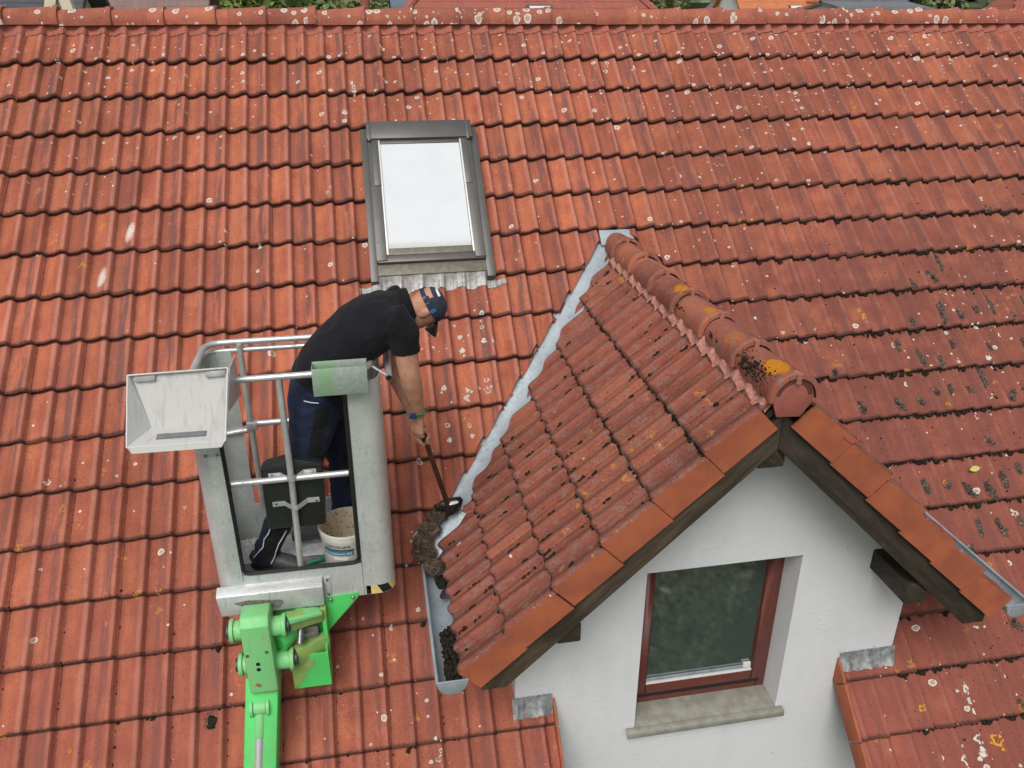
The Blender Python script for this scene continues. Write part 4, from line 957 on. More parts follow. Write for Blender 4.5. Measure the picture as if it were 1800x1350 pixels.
# apron channel under the opening
b = MB(); x0, x1 = 1.262, 1.805
b.hexa([Vector(q) for q in ((x0 + .012, BY0 - .060, -2.835), (x1, BY0 - .060, -2.835), (x1, BY0 - .002, -2.835), (x0 + .012, BY0 - .002, -2.835), (x0, BY0 - .060, -2.710), (x1, BY0 - .060, -2.710), (x1, BY0 - .002, -2.685), (x0, BY0 - .002, -2.685))])
part('apron_channel', b, M_GALV, lift, bevel=.004)
M_SCUFF = simple('worn_sticker', (0.21, 0.20, 0.165), 0.7, 0, 0.25, 60)
b = MB(); b.prism([(1.345, BY0 - .0612, -2.755), (1.40, BY0 - .0612, -2.79), (1.575, BY0 - .0612, -2.815), (1.60, BY0 - .0612, -2.785), (1.59, BY0 - .0612, -2.765), (1.42, BY0 - .0612, -2.745)][::-1], (0, -.0006, 0)); part('worn_sticker', b, M_SCUFF, lift)
b = MB(); b.box((1.812, BY0 - .010, -2.835), (1.845, BY0 - .004, -2.69)); br_ = part('side_bracket', b, M_GALV, lift, bevel=.002)
for z in (-2.705, -2.80): b = MB(); b.tube([(1.829, BY0 - .018, z), (1.829, BY0 - .009, z)], .008, 6); part('bolt', b, M_BOLT, br_)
# hazard stripe at the lower right corner
M_YEL = simple('yellow_tape', (0.68, 0.55, 0.18), 0.5, 0, 0.08, 40)
def post_pt(s, off=.0012):
    """arc-length along the front-right post, s=0 where the flat flange meets the curve"""
    cx, cy = BX1 - rr, BY0 + rr
    if s < 0: return Vector((cx + s, BY0 - off, 0))
    a = min(s / rr, math.pi / 2); return Vector((cx + (rr + off) * math.sin(a), cy - (rr + off) * math.cos(a), 0))
for k, (s0, s1, mt) in enumerate(((-.075, -.050, M_RUBBER), (-.050, .012, M_YEL), (.012, .072, M_RUBBER), (.072, .115, M_YEL))):
    b = MB(); top = []; bot = []
    for q in range(7):
        t = q / 6; sa = s0 + (s1 - s0) * t; sh = -.028 if k else 0
        pb = post_pt(sa); pt_ = post_pt(max(sa + sh, -.075)); pb.z = ZB_ + .003; pt_.z = ZB_ + .058
        top.append(pt_); bot.append(pb)
    b.grid([bot, top]); part('hazard_tape', b, mt, lift)
b = MB(); b.grid([[post_pt(s) * Vector((-1, 1, 1)) + Vector((BX0 + BX1, 0, z)) for s in (0.02, .05, .08, .11)] for z in (ZB_ + .06, ZB_ + .003)]); part('hazard_tape', b, M_RUBBER, lift)
# rails
RT = .0165
top_loop = [(2.00, BY0 + .02, -1.515), (1.30, BY0 + .02, -1.52), (1.30, BY1 - .0, -1.515), (2.145, BY1 - .0, -1.515), (2.145, BY0 + .02, -1.515), (1.995, BY0 + .02, -1.518)]
b = MB(); b.tube(rounded_path(top_loop, .10, 8), RT, 12); part('top_rail', b, M_RAIL, lift)
b = MB(); b.tube(rounded_path([(1.275, BY0 + .10, -1.60), (1.275, BY1 + .012, -1.565), (2.16, BY1 + .012, -1.565), (2.16, BY1 - .12, -1.60)], .10, 8), RT * .9, 12); part('second_rail', b, M_RAIL, lift)
b = MB(); b.tube([(1.405, BY0 + .022, -2.082), (1.70, BY0 + .022, -2.080), (1.996, BY0 + .022, -2.078)], RT, 12); part('mid_rail', b, M_RAIL, lift)
b = MB(); b.tube([(1.716, BY0 + .022, -1.522), (1.712, BY0 + .022, -2.1), (1.698, BY0 + .022, -2.63)], RT, 12); part('upright', b, M_RAIL, lift)
b = MB(); b.tube([(1.471, BY1 - .005, -1.525), (1.466, BY1 - .005, -2.53)], RT, 12); up_ = part('upright', b, M_RAIL, lift)
b = MB(); b.tube([(1.33, BY1 - .005, -2.05), (1.468, BY1 - .005, -2.035)], RT, 12); b.tube([(1.468, BY1 - .005, -2.00), (2.12, BY1 - .005, -1.995)], RT, 12); part('mid_rail', b, M_RAIL, lift)
b = MB(); b.box((1.445, BY1 - .028, -2.03), (1.505, BY1 + .018, -1.985)); part('rail_clamp', b, M_RAIL, lift, bevel=.004)
b = MB(); b.tube([(2.235, BY0 + .04, -1.575), (2.235, BY1 - .05, -1.545)], .017, 12, caps=False); b.tube([(2.235, BY0 + .0405, -1.575), (2.235, BY0 + .055, -1.575)], .0125, 10, mi=1); gate = part('gate_bar', b, [M_RAIL, M_RUBBER], lift)
b = MB(); b.tube([(2.15, BY0 + .10, -1.525), (2.235, BY0 + .085, -1.585)], .007, 8); part('gate_link', b, M_RAIL, gate)
# black document case on the upright
b = MB(); yc = BY0 + .045
poly = [(1.556, -2.395), (1.852, -2.395), (1.868, -2.03), (1.835, -2.012), (1.715, -1.985), (1.59, -2.012), (1.562, -2.03)]
b.prism([(x, yc, z) for x, z in poly], (0, .085, 0)); case = part('document_case', b, M_BLACK, lift, bevel=.014)
b = MB(); b.prism([(1.562, yc - .0005, -2.035), (1.866, yc - .0005, -2.035), (1.84, yc - .0005, -2.020), (1.715, yc - .0005, -1.995), (1.585, yc - .0005, -2.020)], (0, -.008, 0)); part('case_lid_edge', b, M_BLACK, case, bevel=.003)
for z in (-2.065, -2.235):
    b = MB()
    pts = [(1.60, yc - .004, z), (1.66, yc - .004, z), (1.705, yc - .046, z - .008), (1.725, yc - .046, z - .008), (1.775, yc - .004, z + .006), (1.835, yc - .004, z + .006)]
    for (p0, p1) in zip(pts[:-1], pts[1:]):
        b.hexa([Vector(q) for q in ((p0[0], p0[1] - .003, p0[2] - .014), (p1[0], p1[1] - .003, p1[2] - .014), (p1[0], p1[1], p1[2] - .014), (p0[0], p0[1], p0[2] - .014), (p0[0], p0[1] - .003, p0[2] + .014), (p1[0], p1[1] - .003, p1[2] + .014), (p1[0], p1[1], p1[2] + .014), (p0[0], p0[1], p0[2] + .014))])
    s_ = part('case_strap', b, M_RAIL, case)
    for x in (1.618, 1.820): b = MB(); b.tube([(x, yc - .0135, z + .003), (x, yc - .006, z + .003)], .007, 8); part('bolt', b, M_BOLT, s_)
# open sheet metal pocket at the right of the front rail
b = MB(); x0, x1, y0, y1, z0, z1 = 1.880, 2.134, BY0 - .085, BY0 - .004, -1.588, -1.448
for a_, b_ in (((x0, y0, z0), (x1, y0 + .003, z1)), ((x0, y1 - .003, z0 + .004), (x1, y1, z1 + .006)), ((x0, y0 + .0035, z0 + .004), (x0 + .003, y1 - .0035, z1)), ((x1 - .003, y0 + .0035, z0 + .004), (x1, y1 - .0035, z1)), ((x0 + .001, y0 + .003, z0), (x1 - .001, y1, z0 + .003))): b.box(a_, b_)
n = NT('galvanised_pocket_green_tinge', 0.42, 0.5); p_ = n.pos(); f_ = n.noise(p_, 60, 4).outputs['Fac']; xx_ = n.xyz(p_)[0]
vo = n.vor(p_, 70, dims='3D'); c_ = n.mix(n.sstep(f_, .35, .65), (0.36, 0.43, 0.38), (0.44, 0.50, 0.45)); c_ = n.mix(n.m('MULTIPLY', n.sstep(vo.outputs['Distance'], .3, .15), .5), c_, (0.60, 0.66, 0.60))
c_ = n.mix(n.m('MULTIPLY', n.m('MULTIPLY', n.sstep(xx_, 1.88, 1.93), n.sstep(xx_, 2.0, 1.95)), .7), c_, (0.27, 0.50, 0.24)); n.set('Base Color', c_)
part('tool_pocket', b, n.mat, lift, bevel=.001)
# control housing (open sheet metal hood) at the left
tx0, tx1, tz0, tz1 = 1.058, 1.488, -1.735, -1.402
ty = BY0 - .150; tyb = BY0 - .085
tray = MB(); e = .004
def quad_sheet(b, P, th):
    P = [Vector(q) for q in P]; nn = (P[1] - P[0]).cross(P[2] - P[0]).normalized() * th
    b.hexa([P[0], P[1], P[2], P[3], P[0] + nn, P[1] + nn, P[2] + nn, P[3] + nn])
O = [(1.078, BY0 - .272, -1.678), (1.492, BY0 - .272, -1.684), (1.517, BY0 - .09, -1.408), (1.088, BY0 - .09, -1.412)]
I = [(1.160, BY0 - .150, -1.652), (1.425, BY0 - .150, -1.650), (1.508, BY0 - .072, -1.425), (1.100, BY0 - .072, -1.428)]
for k in range(4):
    quad_sheet(tray, [O[k], O[(k + 1) % 4], I[(k + 1) % 4], I[k]], e)
quad_sheet(tray, [I[0], I[1], I[2], I[3]], e)
for k in range(4):   # folded rim
    p0, p1 = Vector(O[k]), Vector(O[(k + 1) % 4]); tray.tube([p0, p1], .0045, 6)
tr_ = part('control_housing', tray, M_TRAY, lift, auto=30)
b = MB(); quad_sheet(b, [(1.080, BY0 - .275, -1.676), (1.491, BY0 - .275, -1.682), (1.474, BY0 - .285, -1.708), (1.098, BY0 - .285, -1.704)], .003); part('front_lip', b, M_TRAY, tr_)
b = MB(); b.prism([(1.521, BY0 - .092, -1.410), (1.521, BY0 + .08, -1.415), (1.521, BY0 + .08, -1.62), (1.500, BY0 - .15, -1.60)], (.004, 0, 0)); part('side_plate', b, M_GALV, tr_)
b = MB(); b.hexa([Vector(q) for q in ((1.195, BY0 - .235, -1.670), (1.405, BY0 - .235, -1.672), (1.405, BY0 - .205, -1.664), (1.195, BY0 - .205, -1.662), (1.195, BY0 - .242, -1.662), (1.405, BY0 - .242, -1.664), (1.405, BY0 - .21, -1.656), (1.195, BY0 - .21, -1.654))]); part('slot', b, simple('dark_slot', (0.17, 0.17, 0.18), 0.5), tr_)
for x in (1.112, 1.415):
    b = MB(); b.hexa([Vector(q) for q in ((x, BY0 - .098, -1.445), (x + .088, BY0 - .098, -1.445), (x + .088, BY0 - .088, -1.442), (x, BY0 - .088, -1.442), (x + .003, BY0 - .082, -1.416), (x + .091, BY0 - .082, -1.414), (x + .091, BY0 - .072, -1.413), (x + .003, BY0 - .072, -1.414))]); h_ = part('hinge', b, simple('hinge_steel', (0.30, 0.30, 0.29), 0.5, 0.5), tr_, bevel=.002)
b = MB(); b.box((1.066, BY0 - .22, -1.655), (1.077, BY0 - .20, -1.635)); part('latch', b, M_RAIL, tr_)
# ---- boom head
def bolt_ring(): pass
PIV = empty('boom_head', (1.45, -3.78, -2.95)); PIV.parent = lift; PIV.matrix_parent_inverse = wm(lift).inverted()
hy0 = BY0 - .235     # front face of head
b = MB()
poly = [(hy0 + .035, -2.745), (hy0, -2.785), (hy0 - .02, -3.205), (hy0 + .02, -3.245), (hy0 + .17, -3.27), (hy0 + .17, -2.770), (hy0 + .13, -2.745)]
b.prism([(1.392, y, z) for y, z in poly][::-1], (.145, 0, 0)); part('head_casting', b, M_GREEN2, PIV, bevel=.012)
for (z, xs) in ((-2.86, (1.338, 1.600)), (-3.09, (1.352, 1.615))):
    for sgn, x in zip((-1, 1), xs):
        b = MB(); yc = hy0 + .085
        xi = 1.392 if sgn < 0 else 1.537
        b.tube([(xi, yc, z), (x + sgn * -.012, yc, z)], .052, 20); b2 = part('pin_boss', b, M_GREEN2, PIV)
        b = MB(); b.tube([(x - .010, yc, z), (x + .010, yc, z)], .062, 24); part('pin_flange', b, M_GREEN2, b2, bevel=.002)
        b = MB(); b.tube([(x + sgn * .010, yc, z), (x + sgn * .028, yc, z)], .036, 20); part('pin_end', b, simple('pin_dark_steel', (0.085, 0.085, 0.09), 0.5, 0.4), b2, bevel=.003)
for x, z, r, mt in ((1.410, -2.955, .009, M_BOLT), (1.508, -2.945, .009, M_BOLT), (1.456, -3.015, .011, M_RUBBER), (1.455, -3.05, .011, M_RUBBER)):
    b = MB(); yy = hy0 - .02 * (-2.785 - z) / .42; b.tube([(x, yy - .0025, z), (x, yy + .004, z)], r, 12); part('rivet', b, mt, PIV)
b = MB(); yy = hy0 - .018; b.prism([(1.425, yy - .002, -3.15), (1.440, yy - .002, -3.163), (1.455, yy - .002, -3.16), (1.452, yy - .002, -3.143), (1.432, yy - .002, -3.135)][::-1], (0, -.001, 0)); part('chipped_paint', b, simple('rust_primer', (0.30, 0.15, 0.12), 0.8), PIV)
# upper and lower side links going towards the basket
def link_arm(p0, p1, h0, h1, w, mat, name):
    p0, p1 = Vector(p0), Vector(p1); b = MB()
    d = (p1 - p0).normalized(); s = Vector((0, 1, 0)).cross(d); s = d.cross(Vector((0, 0, 1))).normalized() * (w / 2); u = Vector((0, 0, 1))
    b.hexa([p0 - s - u * h0 / 2, p1 - s - u * h1 / 2, p1 + s - u * h1 / 2, p0 + s - u * h0 / 2, p0 - s + u * h0 / 2, p1 - s + u * h1 / 2, p1 + s + u * h1 / 2, p0 + s + u * h0 / 2])
    return part(name, b, mat, PIV, bevel=.004)
link_arm((1.618, hy0 + .10, -2.855), (1.78, hy0 + .17, -2.885), .095, .07, .055, M_OLIVE, 'upper_link')
link_arm((1.618, hy0 + .09, -2.825), (1.78, hy0 + .16, -2.855), .03, .018, .075, M_GREEN2, 'upper_link_flange')
link_arm((1.632, hy0 + .10, -3.09), (1.80, hy0 + .18, -3.08), .10, .10, .055, M_OLIVE, 'lower_link')
b = MB(); b.box((1.775, hy0 + .16, -2.925), (1.81, hy0 + .22, -2.85)); part('link_clevis', b, M_OLIVE, PIV, bevel=.004)
# mounting plates under the basket
b = MB(); b.prism([(1.755, BY0 - .012, -2.826), (1.985, BY0 - .012, -2.815), (1.985, BY0 - .012, -2.845), (1.80, BY0 - .012, -3.06), (1.755, BY0 - .012, -3.10)][::-1], (0, .012, 0)); mp = part('mounting_plate', b, M_GREEN, PIV, bevel=.002)
for x in (1.835, 1.955): b = MB(); b.ball((x, BY0 - .018, -2.838), .011, sub=2); part('bolt', b, M_BOLT, mp)
b = MB(); b.box((1.50, BY0 - .03, -2.96), (1.755, BY0 + .02, -2.85)); part('mounting_beam', b, M_GREEN, PIV, bevel=.004)
b = MB(); b.tube([(1.678, BY0 - .075, -2.895), (1.678, BY0 - .03, -2.885)], .052, 24); b.tube([(1.678, BY0 - .078, -2.895), (1.678, BY0 - .0745, -2.895)], .042, 24); part('swivel_disc', b, M_GREEN, PIV, bevel=.002)
b = MB(); b.tube([(1.665, BY0 - .16, -2.99), (1.675, BY0 - .075, -2.905)], .018, 14); part('levelling_rod', b, simple('dull_steel_rod', (0.22, 0.23, 0.23), 0.35, 0.7), PIV)
b = MB(); b.box((1.66, hy0 + .16, -3.06), (1.755, hy0 + .24, -2.96)); b.box((1.655, hy0 + .15, -3.02), (1.745, hy0 + .16, -2.99)); part('valve_block', b, simple('valve_metal', (0.34, 0.33, 0.29), 0.4, 0.6), PIV, bevel=.003)
b = MB(); b.box((1.785, hy0 + .15, -3.13), (1.807, hy0 + .25, -2.92)); part('link_side_plate', b, M_GREEN, PIV, bevel=.002)
b = MB(); b.tube([(1.55, hy0 + .10, -2.99), (1.61, hy0 + .17, -2.975), (1.645, hy0 + .18, -2.97)], .06, 18); part('rotator_drum', b, M_GREEN, PIV)
b = MB(); b.prism([(1.600, hy0 + .10, -3.10), (1.80, hy0 + .10, -3.10), (1.80, hy0 + .10, -3.325), (1.600, hy0 + .10, -3.325)][::-1], (0, .012, 0)); b.box((1.788, hy0 + .113, -3.325), (1.80, hy0 + .22, -3.07)); lp = part('lower_plate', b, M_GREEN, PIV)
b = MB(); b.prism([(1.602, hy0 + .0985, -3.13), (1.735, hy0 + .0985, -3.13), (1.615, hy0 + .0985, -3.323), (1.602, hy0 + .0985, -3.323)][::-1], (0, -.0008, 0)); part('dust_patch', b, M_OLIVE, lp)
# boom arm going down
b = MB(); A0 = Vector((1.452, hy0 + .115, -3.19)); A1 = Vector((1.235, -4.62, -5.2))
ax_ = (A1 - A0).normalized(); sx = Vector((1, 0, 0)) - ax_ * ax_.x; sx.normalize(); sy = ax_.cross(sx)
def sec(P, w, d): return [P - sx * w - sy * d, P + sx * w - sy * d, P + sx * w + sy * d, P - sx * w + sy * d]
b.hexa(sec(A1, .086, .08) + sec(A0, .086, .08)); part('boom_arm', b, M_GREEN, lift, bevel=.012)
for s in (-1, 1):
    b = MB(); c = Vector((1.428 + s * .042, hy0 - .005, -3.315)); b.tube([c - Vector((.008, 0, 0)), c + Vector((.008, 0, 0))], .050, 20); b.box((c.x - .008, hy0 - .0, -3.32), (c.x + .008, hy0 + .07, -3.255))
    part('cylinder_lug', b, M_GREEN2, lift)
b = MB(); c = Vector((1.428, hy0 - .005, -3.315)); b.tube([c - Vector((.031, 0, 0)), c + Vector((.031, 0, 0))], .043, 20); b.tube([c, c + ax_ * .16], .033, 18); part('cylinder_eye', b, M_GREEN2, lift, bevel=.002)
b = MB(); b.tube([c - Vector((.062, 0, 0)), c + Vector((.062, 0, 0))], .014, 12); part('cylinder_pin', b, M_BOLT, lift)
b = MB(); b.tube([c + ax_ * .155, c + ax_ * 1.5], .031, 20); part('piston_rod', b, M_CHROME, lift)

# ------------------------------------------------------------------ things in the basket
def remeshed(mb, voxel, mats, name, smooth_it=4, fac=.5):
    me = mb.mesh(name + '_raw', []); ob = bpy.data.objects.new('tmp', me); COL.objects.link(ob)
    m1 = ob.modifiers.new('r', 'REMESH'); m1.mode = 'VOXEL'; m1.voxel_size = voxel; m1.use_smooth_shade = True
    if smooth_it:
        m2 = ob.modifiers.new('s', 'SMOOTH'); m2.iterations = smooth_it; m2.factor = fac
    dg = bpy.context.evaluated_depsgraph_get(); out = bpy.data.meshes.new_from_object(ob.evaluated_get(dg)); out.name = name
    bpy.data.objects.remove(ob); bpy.data.meshes.remove(me)
    out.materials.clear()
    for mt in mats: out.materials.append(mt)
    out.polygons.foreach_set('use_smooth', [True] * len(out.polygons)); return out
def loft(mb, secs, lat, seg=20, mi=0):
    """closed body through (centre, lateral radius, depth radius[, power]) sections; lat = lateral direction"""
    lat = Vector(lat); rows = []; n = len(secs)
    for i, s in enumerate(secs):
        c = Vector(s[0]); t = (Vector(secs[min(i + 1, n - 1)][0]) - Vector(secs[max(i - 1, 0)][0])).normalized()
        a = (lat - t * lat.dot(t)).normalized(); b_ = t.cross(a)
        pw = s[3] if len(s) > 3 else 1.0
        row = []
        for k in range(seg):
            w = 2 * math.pi * k / seg; cs, sn = math.cos(w), math.sin(w)
            row.append(c + a * s[1] * math.copysign(abs(cs) ** pw, cs) + b_ * s[2] * math.copysign(abs(sn) ** pw, sn))
        rows.append(row)
    mb.grid(rows, mi, close=True)
    for r, rev in ((rows[0], True), (rows[-1], False)):
        mb.add(r, [tuple(range(seg - 1, -1, -1)) if rev else tuple(range(seg))], mi)
    return mb
def text_mesh(txt, size):
    cu = bpy.data.curves.new('t', 'FONT'); cu.body = txt; cu.size = size; cu.align_x = 'CENTER'; cu.resolution_u = 2
    ob = bpy.data.objects.new('t', cu); COL.objects.link(ob); dg = bpy.context.evaluated_depsgraph_get()
    me = bpy.data.meshes.new_from_object(ob.evaluated_get(dg)); bpy.data.objects.remove(ob); return me
FLZ = ZF
bk = empty('plaster_bucket', (1.945, -3.425, FLZ)); props(bk, 'used white plastic plaster bucket standing at the front corner of the basket', 'bucket')
BC = Vector((1.945, -3.43, FLZ)); BH, BR0, BR1 = .262, .128, .146
M_BUCK = simple('dirty_white_plastic', (0.66, 0.64, 0.58), 0.45, 0, 0.06, 25)
n = NT('stained_bucket_inside', 0.6); p_ = n.pos(); f_ = n.noise(p_, 45, 5, .7).outputs['Fac']; n.set('Base Color', n.mix(n.sstep(f_, .48, .66), (0.55, 0.47, 0.33), (0.20, 0.15, 0.09))); M_BUCKI = n.mat
def circ(r, z, n_=40): return [BC + Vector((r * math.cos(2 * math.pi * k / n_), r * math.sin(2 * math.pi * k / n_), z)) for k in range(n_)]
b = MB(); b.grid([circ(BR0, 0), circ(BR0 + .002, .004), circ(BR1 - .003, BH - .05), circ(BR1, BH - .045), circ(BR1, BH - .012), circ(BR1 + .006, BH - .01), circ(BR1 + .006, BH), circ(BR1 - .004, BH)], close=True)
b.add(circ(BR0, 0), [tuple(range(39, -1, -1))]); b.grid([circ(BR1 - .004, BH), circ(BR0 - .002, .01)], 1, close=True); b.add(circ(BR0 - .002, .01), [tuple(range(40))], 1)
part('body', b, [M_BUCK, M_BUCKI], bk, auto=40)
# label wraps the front; centre angle faces the camera
a_c = math.atan2(CAM_LOC.y - BC.y, CAM_LOC.x - BC.x) - .42
def on_b(s, z, off): # arc length s (m), height z
    r = BR0 + (BR1 - BR0) * z / (BH - .05) * .97 + off; a = a_c + s / r; return BC + Vector((r * math.cos(a), r * math.sin(a), z))
M_LABB = simple('blue_label', (0.035, 0.16, 0.25), 0.45, 0, 0.05, 20); M_INK = simple('black_ink', (0.02, 0.02, 0.02), 0.5); M_LABW = simple('white_label', (0.70, 0.69, 0.66), 0.5, 0, 0.03, 20)
b = MB(); b.grid([[on_b(-.085 + .17 * k / 14, z, .0012) for k in range(15)] for z in (.138, .172)]); part('label_band', b, M_LABB, bk)
b = MB(); b.grid([[on_b(-.088 + .176 * k / 14, z, .0010) for k in range(15)] for z in (.173, .180)]); part('label_line', b, M_INK, bk)
b = MB(); b.grid([[on_b(-.03 + .08 * k / 8, z, .0010) for k in range(9)] for z in (.108, .128)]); part('paper_tag', b, M_LABW, bk)
for txt, z, sz, mt, name in (('DIESSNER', .188, .026, M_INK, 'brand_lettering'), ('Buntsteinputz BSI', .147, .021, M_LABW, 'product_lettering')):
    me = text_mesh(txt, sz)
    xs = [v.co.x for v in me.vertices]; w_ = max(xs) - min(xs); sc = .150 / w_
    for v in me.vertices: v.co = on_b(v.co.x * sc, z + v.co.y * min(1, sc), .0022)
    me.materials.clear(); me.materials.append(mt); link(name, me, bk)
# scrubbing brush with green handle
hb = empty('hand_brush', (1.76, -3.40, FLZ)); props(hb, 'small brush with green plastic handle lying on the basket floor', 'brush')
b = MB(); loft(b, [((1.715, -3.44, FLZ + .018), .012, .008), ((1.73, -3.435, FLZ + .02), .015, .011), ((1.775, -3.42, FLZ + .022), .014, .011), ((1.805, -3.41, FLZ + .022), .016, .012), ((1.815, -3.407, FLZ + .022), .008, .006)], (0, 0, 1), 12); part('handle', b, simple('green_plastic', (0.01, 0.20, 0.085), 0.4), hb, smooth=True)
b = MB(); b.tube([(1.715, -3.44, FLZ + .018), (1.66, -3.455, FLZ + .014)], .005, 8); part('shank', b, M_BOLT, hb)
b = MB(); b.hexa([Vector(q) for q in ((1.56, -3.49, FLZ + .004), (1.66, -3.475, FLZ + .004), (1.655, -3.43, FLZ + .004), (1.565, -3.44, FLZ + .004), (1.56, -3.49, FLZ + .018), (1.66, -3.475, FLZ + .018), (1.655, -3.43, FLZ + .018), (1.565, -3.44, FLZ + .018))]); part('blade', b, M_RAIL, hb, bevel=.003)
# crumpled plastic sheet on the floor
M_SHEET = simple('crumpled_white_film', (0.62, 0.62, 0.62), 0.4, 0, 0.08, 30, 0.3, 0.01)
def sheet(x0, x1, y0, y1, z, lab, seed, amp):
    rows = []
    for i in range(24):
        row = []
        for j in range(24):
            x = x0 + (x1 - x0) * i / 23; y = y0 + (y1 - y0) * j / 23; ed = min(i, 23 - i, j, 23 - j) / 6
            q = Vector((x * 22 + seed, y * 22, seed)); row.append(Vector((x + .02 * mnoise.noise(q * .5), y + .02 * mnoise.noise(q * .5 + Vector((9, 0, 0))), z + .004 + amp * min(1, ed) * abs(mnoise.noise(q)) * 2)))
        rows.append(row)
    b = MB(); b.grid(rows); o = part('plastic_sheet', b, M_SHEET, None, auto=25); props(o, lab, 'plastic sheet', 'plastic sheets on the basket floor')
sheet(1.285, 1.44, -3.36, -3.12, FLZ, 'crumpled white plastic sheet in the rear corner behind the boot', 3.0, .045)
sheet(1.50, 1.86, -3.35, -3.12, FLZ, 'flattened white plastic sheet on the floor beside the bucket', 8.0, .012)
gt = MB(); gt.box((1.62, -3.24, FLZ + .03), (1.80, -3.15, FLZ + .085)); o = part('grey_tray', gt, simple('grey_plastic_tray', (0.10, 0.105, 0.11), 0.5), None, bevel=.012); props(o, 'dark grey plastic box on the basket floor behind the document case', 'box')

# ------------------------------------------------------------------ gutter brush
RT0 = Vector((2.362, -3.425, -1.85)); RT1 = Vector((2.548, -2.985, -2.735))
br = empty('gutter_brush', RT1); props(br, 'brown wooden handled scrubbing brush held in the gutter corner', 'brush')
M_ROD = simple('brown_wood_handle', (0.085, 0.038, 0.018), 0.55, 0, 0.2, 30)
b = MB(); b.tube([RT0, RT0.lerp(RT1, .5), RT1], [.013, .015, .0165], 12); part('handle', b, M_ROD, br)
b = MB(); loft(b, [(RT1 + Vector((-.055, -.01, -.005)), .030, .016), (RT1 + Vector((-.04, -.005, 0)), .045, .026), (RT1 + Vector((.02, .01, .006)), .047, .028), (RT1 + Vector((.075, .025, .004)), .042, .022), (RT1 + Vector((.085, .028, 0)), .025, .012)], (0, 0, 1), 16); part('brush_block', b, M_RUBBER, br, smooth=True)
b = MB(); rnd = random.Random(2)
for _ in range(500):
    t = rnd.random(); p0 = RT1 + Vector((-.05 + .125 * t, -.01 + .035 * t + rnd.uniform(-.03, .03), -.012)); e = p0 + Vector((rnd.gauss(0, .012), rnd.gauss(0, .012) - .012, -.04)); b.add([p0, p0 + Vector((.002, 0, 0)), e], [(0, 1, 2)])
props(part('bristles', b, M_RUBBER, br), kind='stuff')
b = MB(); loft(b, [(RT1 + Vector((.0, -.022, .028)), .010, .006), (RT1 + Vector((.015, -.018, .031)), .016, .010), (RT1 + Vector((.05, -.010, .031)), .014, .009), (RT1 + Vector((.062, -.008, .029)), .006, .004)], (0, 1, 0), 12); part('ferrule', b, M_WHITE, br, smooth=True)

# ------------------------------------------------------------------ worker
person = empty('person', (1.7, -3.35, FLZ)); props(person, 'worker in black polo shirt, navy work trousers and cap bending over the basket rail', 'person')
n = NT('skin', 0.5, 0, 0.4); p_ = n.pos(); f_ = n.noise(p_, 30, 4, .6).outputs['Fac']; g_ = n.noise(p_, 320, 2).outputs['Fac']
n.set('Base Color', n.mix(n.sstep(f_, .35, .7), (0.50, 0.265, 0.18), (0.42, 0.20, 0.135))); n.set('Subsurface Weight', .12); n.set('Subsurface Radius', (.01, .004, .002)); n.bump(g_, .12, .001); M_SKIN = n.mat
def cloth(name, col, scale=26, strength=.5, dist=.012, var=.25):
    n = NT(name, 0.85, 0, 0.25); p = n.pos(); f = n.noise(p, scale, 3, .5).outputs['Fac']; w = n.noise(p, 700, 1).outputs['Fac']
    n.set('Base Color', n.mix(n.sstep(f, .3, .7), col, tuple(c * (1 - var) for c in col))); n.set('Sheen Weight', .04)
    n.bump(n.m('ADD', f, n.m('MULTIPLY', w, .05)), strength, dist); return n.mat
M_SHIRT = cloth('black_polo_cotton', (0.0060, 0.0066, 0.0092), 14, .8, .022)
M_TROU = cloth('navy_work_cloth', (0.011, 0.018, 0.046), 20, .7, .018)
M_TROUB = cloth('black_work_cloth', (0.007, 0.007, 0.009), 24, .5, .012)
M_CAP = cloth('navy_cap_cotton', (0.030, 0.037, 0.060), 30, .3, .006)
M_PIPE = simple('white_piping', (0.62, 0.62, 0.62), 0.5); M_SHOE = simple('dark_grey_shoe', (0.055, 0.055, 0.058), 0.6, 0, .2, 40); M_SOLE = simple('black_sole', (0.015, 0.015, 0.015), 0.7)
M_HAIR = simple('short_grey_hair', (0.22, 0.13, 0.09), 0.7, 0, .2, 120, .3, .002)
LAT = Vector((0, 1, 0))
HC = Vector((2.440, -3.335, -1.305)); HU = Vector((.88, -.05, .47)).normalized(); HF = Vector((.44, .20, -.87)); HF = (HF - HU * HF.dot(HU)).normalized(); HL = HU.cross(HF)   # HL: to the person's left (+Y)
def hp(f, l, u): return HC + (HF * f + HL * l + HU * u) * .94
body = MB()
# trunk under the shirt
TR = [((1.862, -3.36, -1.80), .165, .125), ((1.870, -3.36, -1.70), .180, .135), ((1.925, -3.36, -1.585), .168, .130), ((2.00, -3.36, -1.49), .170, .130), ((2.09, -3.358, -1.415), .185, .135), ((2.19, -3.355, -1.352), .195, .130), ((2.275, -3.352, -1.312), .185, .105), ((2.335, -3.348, -1.283), .11, .075), ((2.365, -3.346, -1.270), .07, .06)]
loft(body, [(c, a * .93, b_ * .93) for c, a, b_ in TR], LAT, 24)
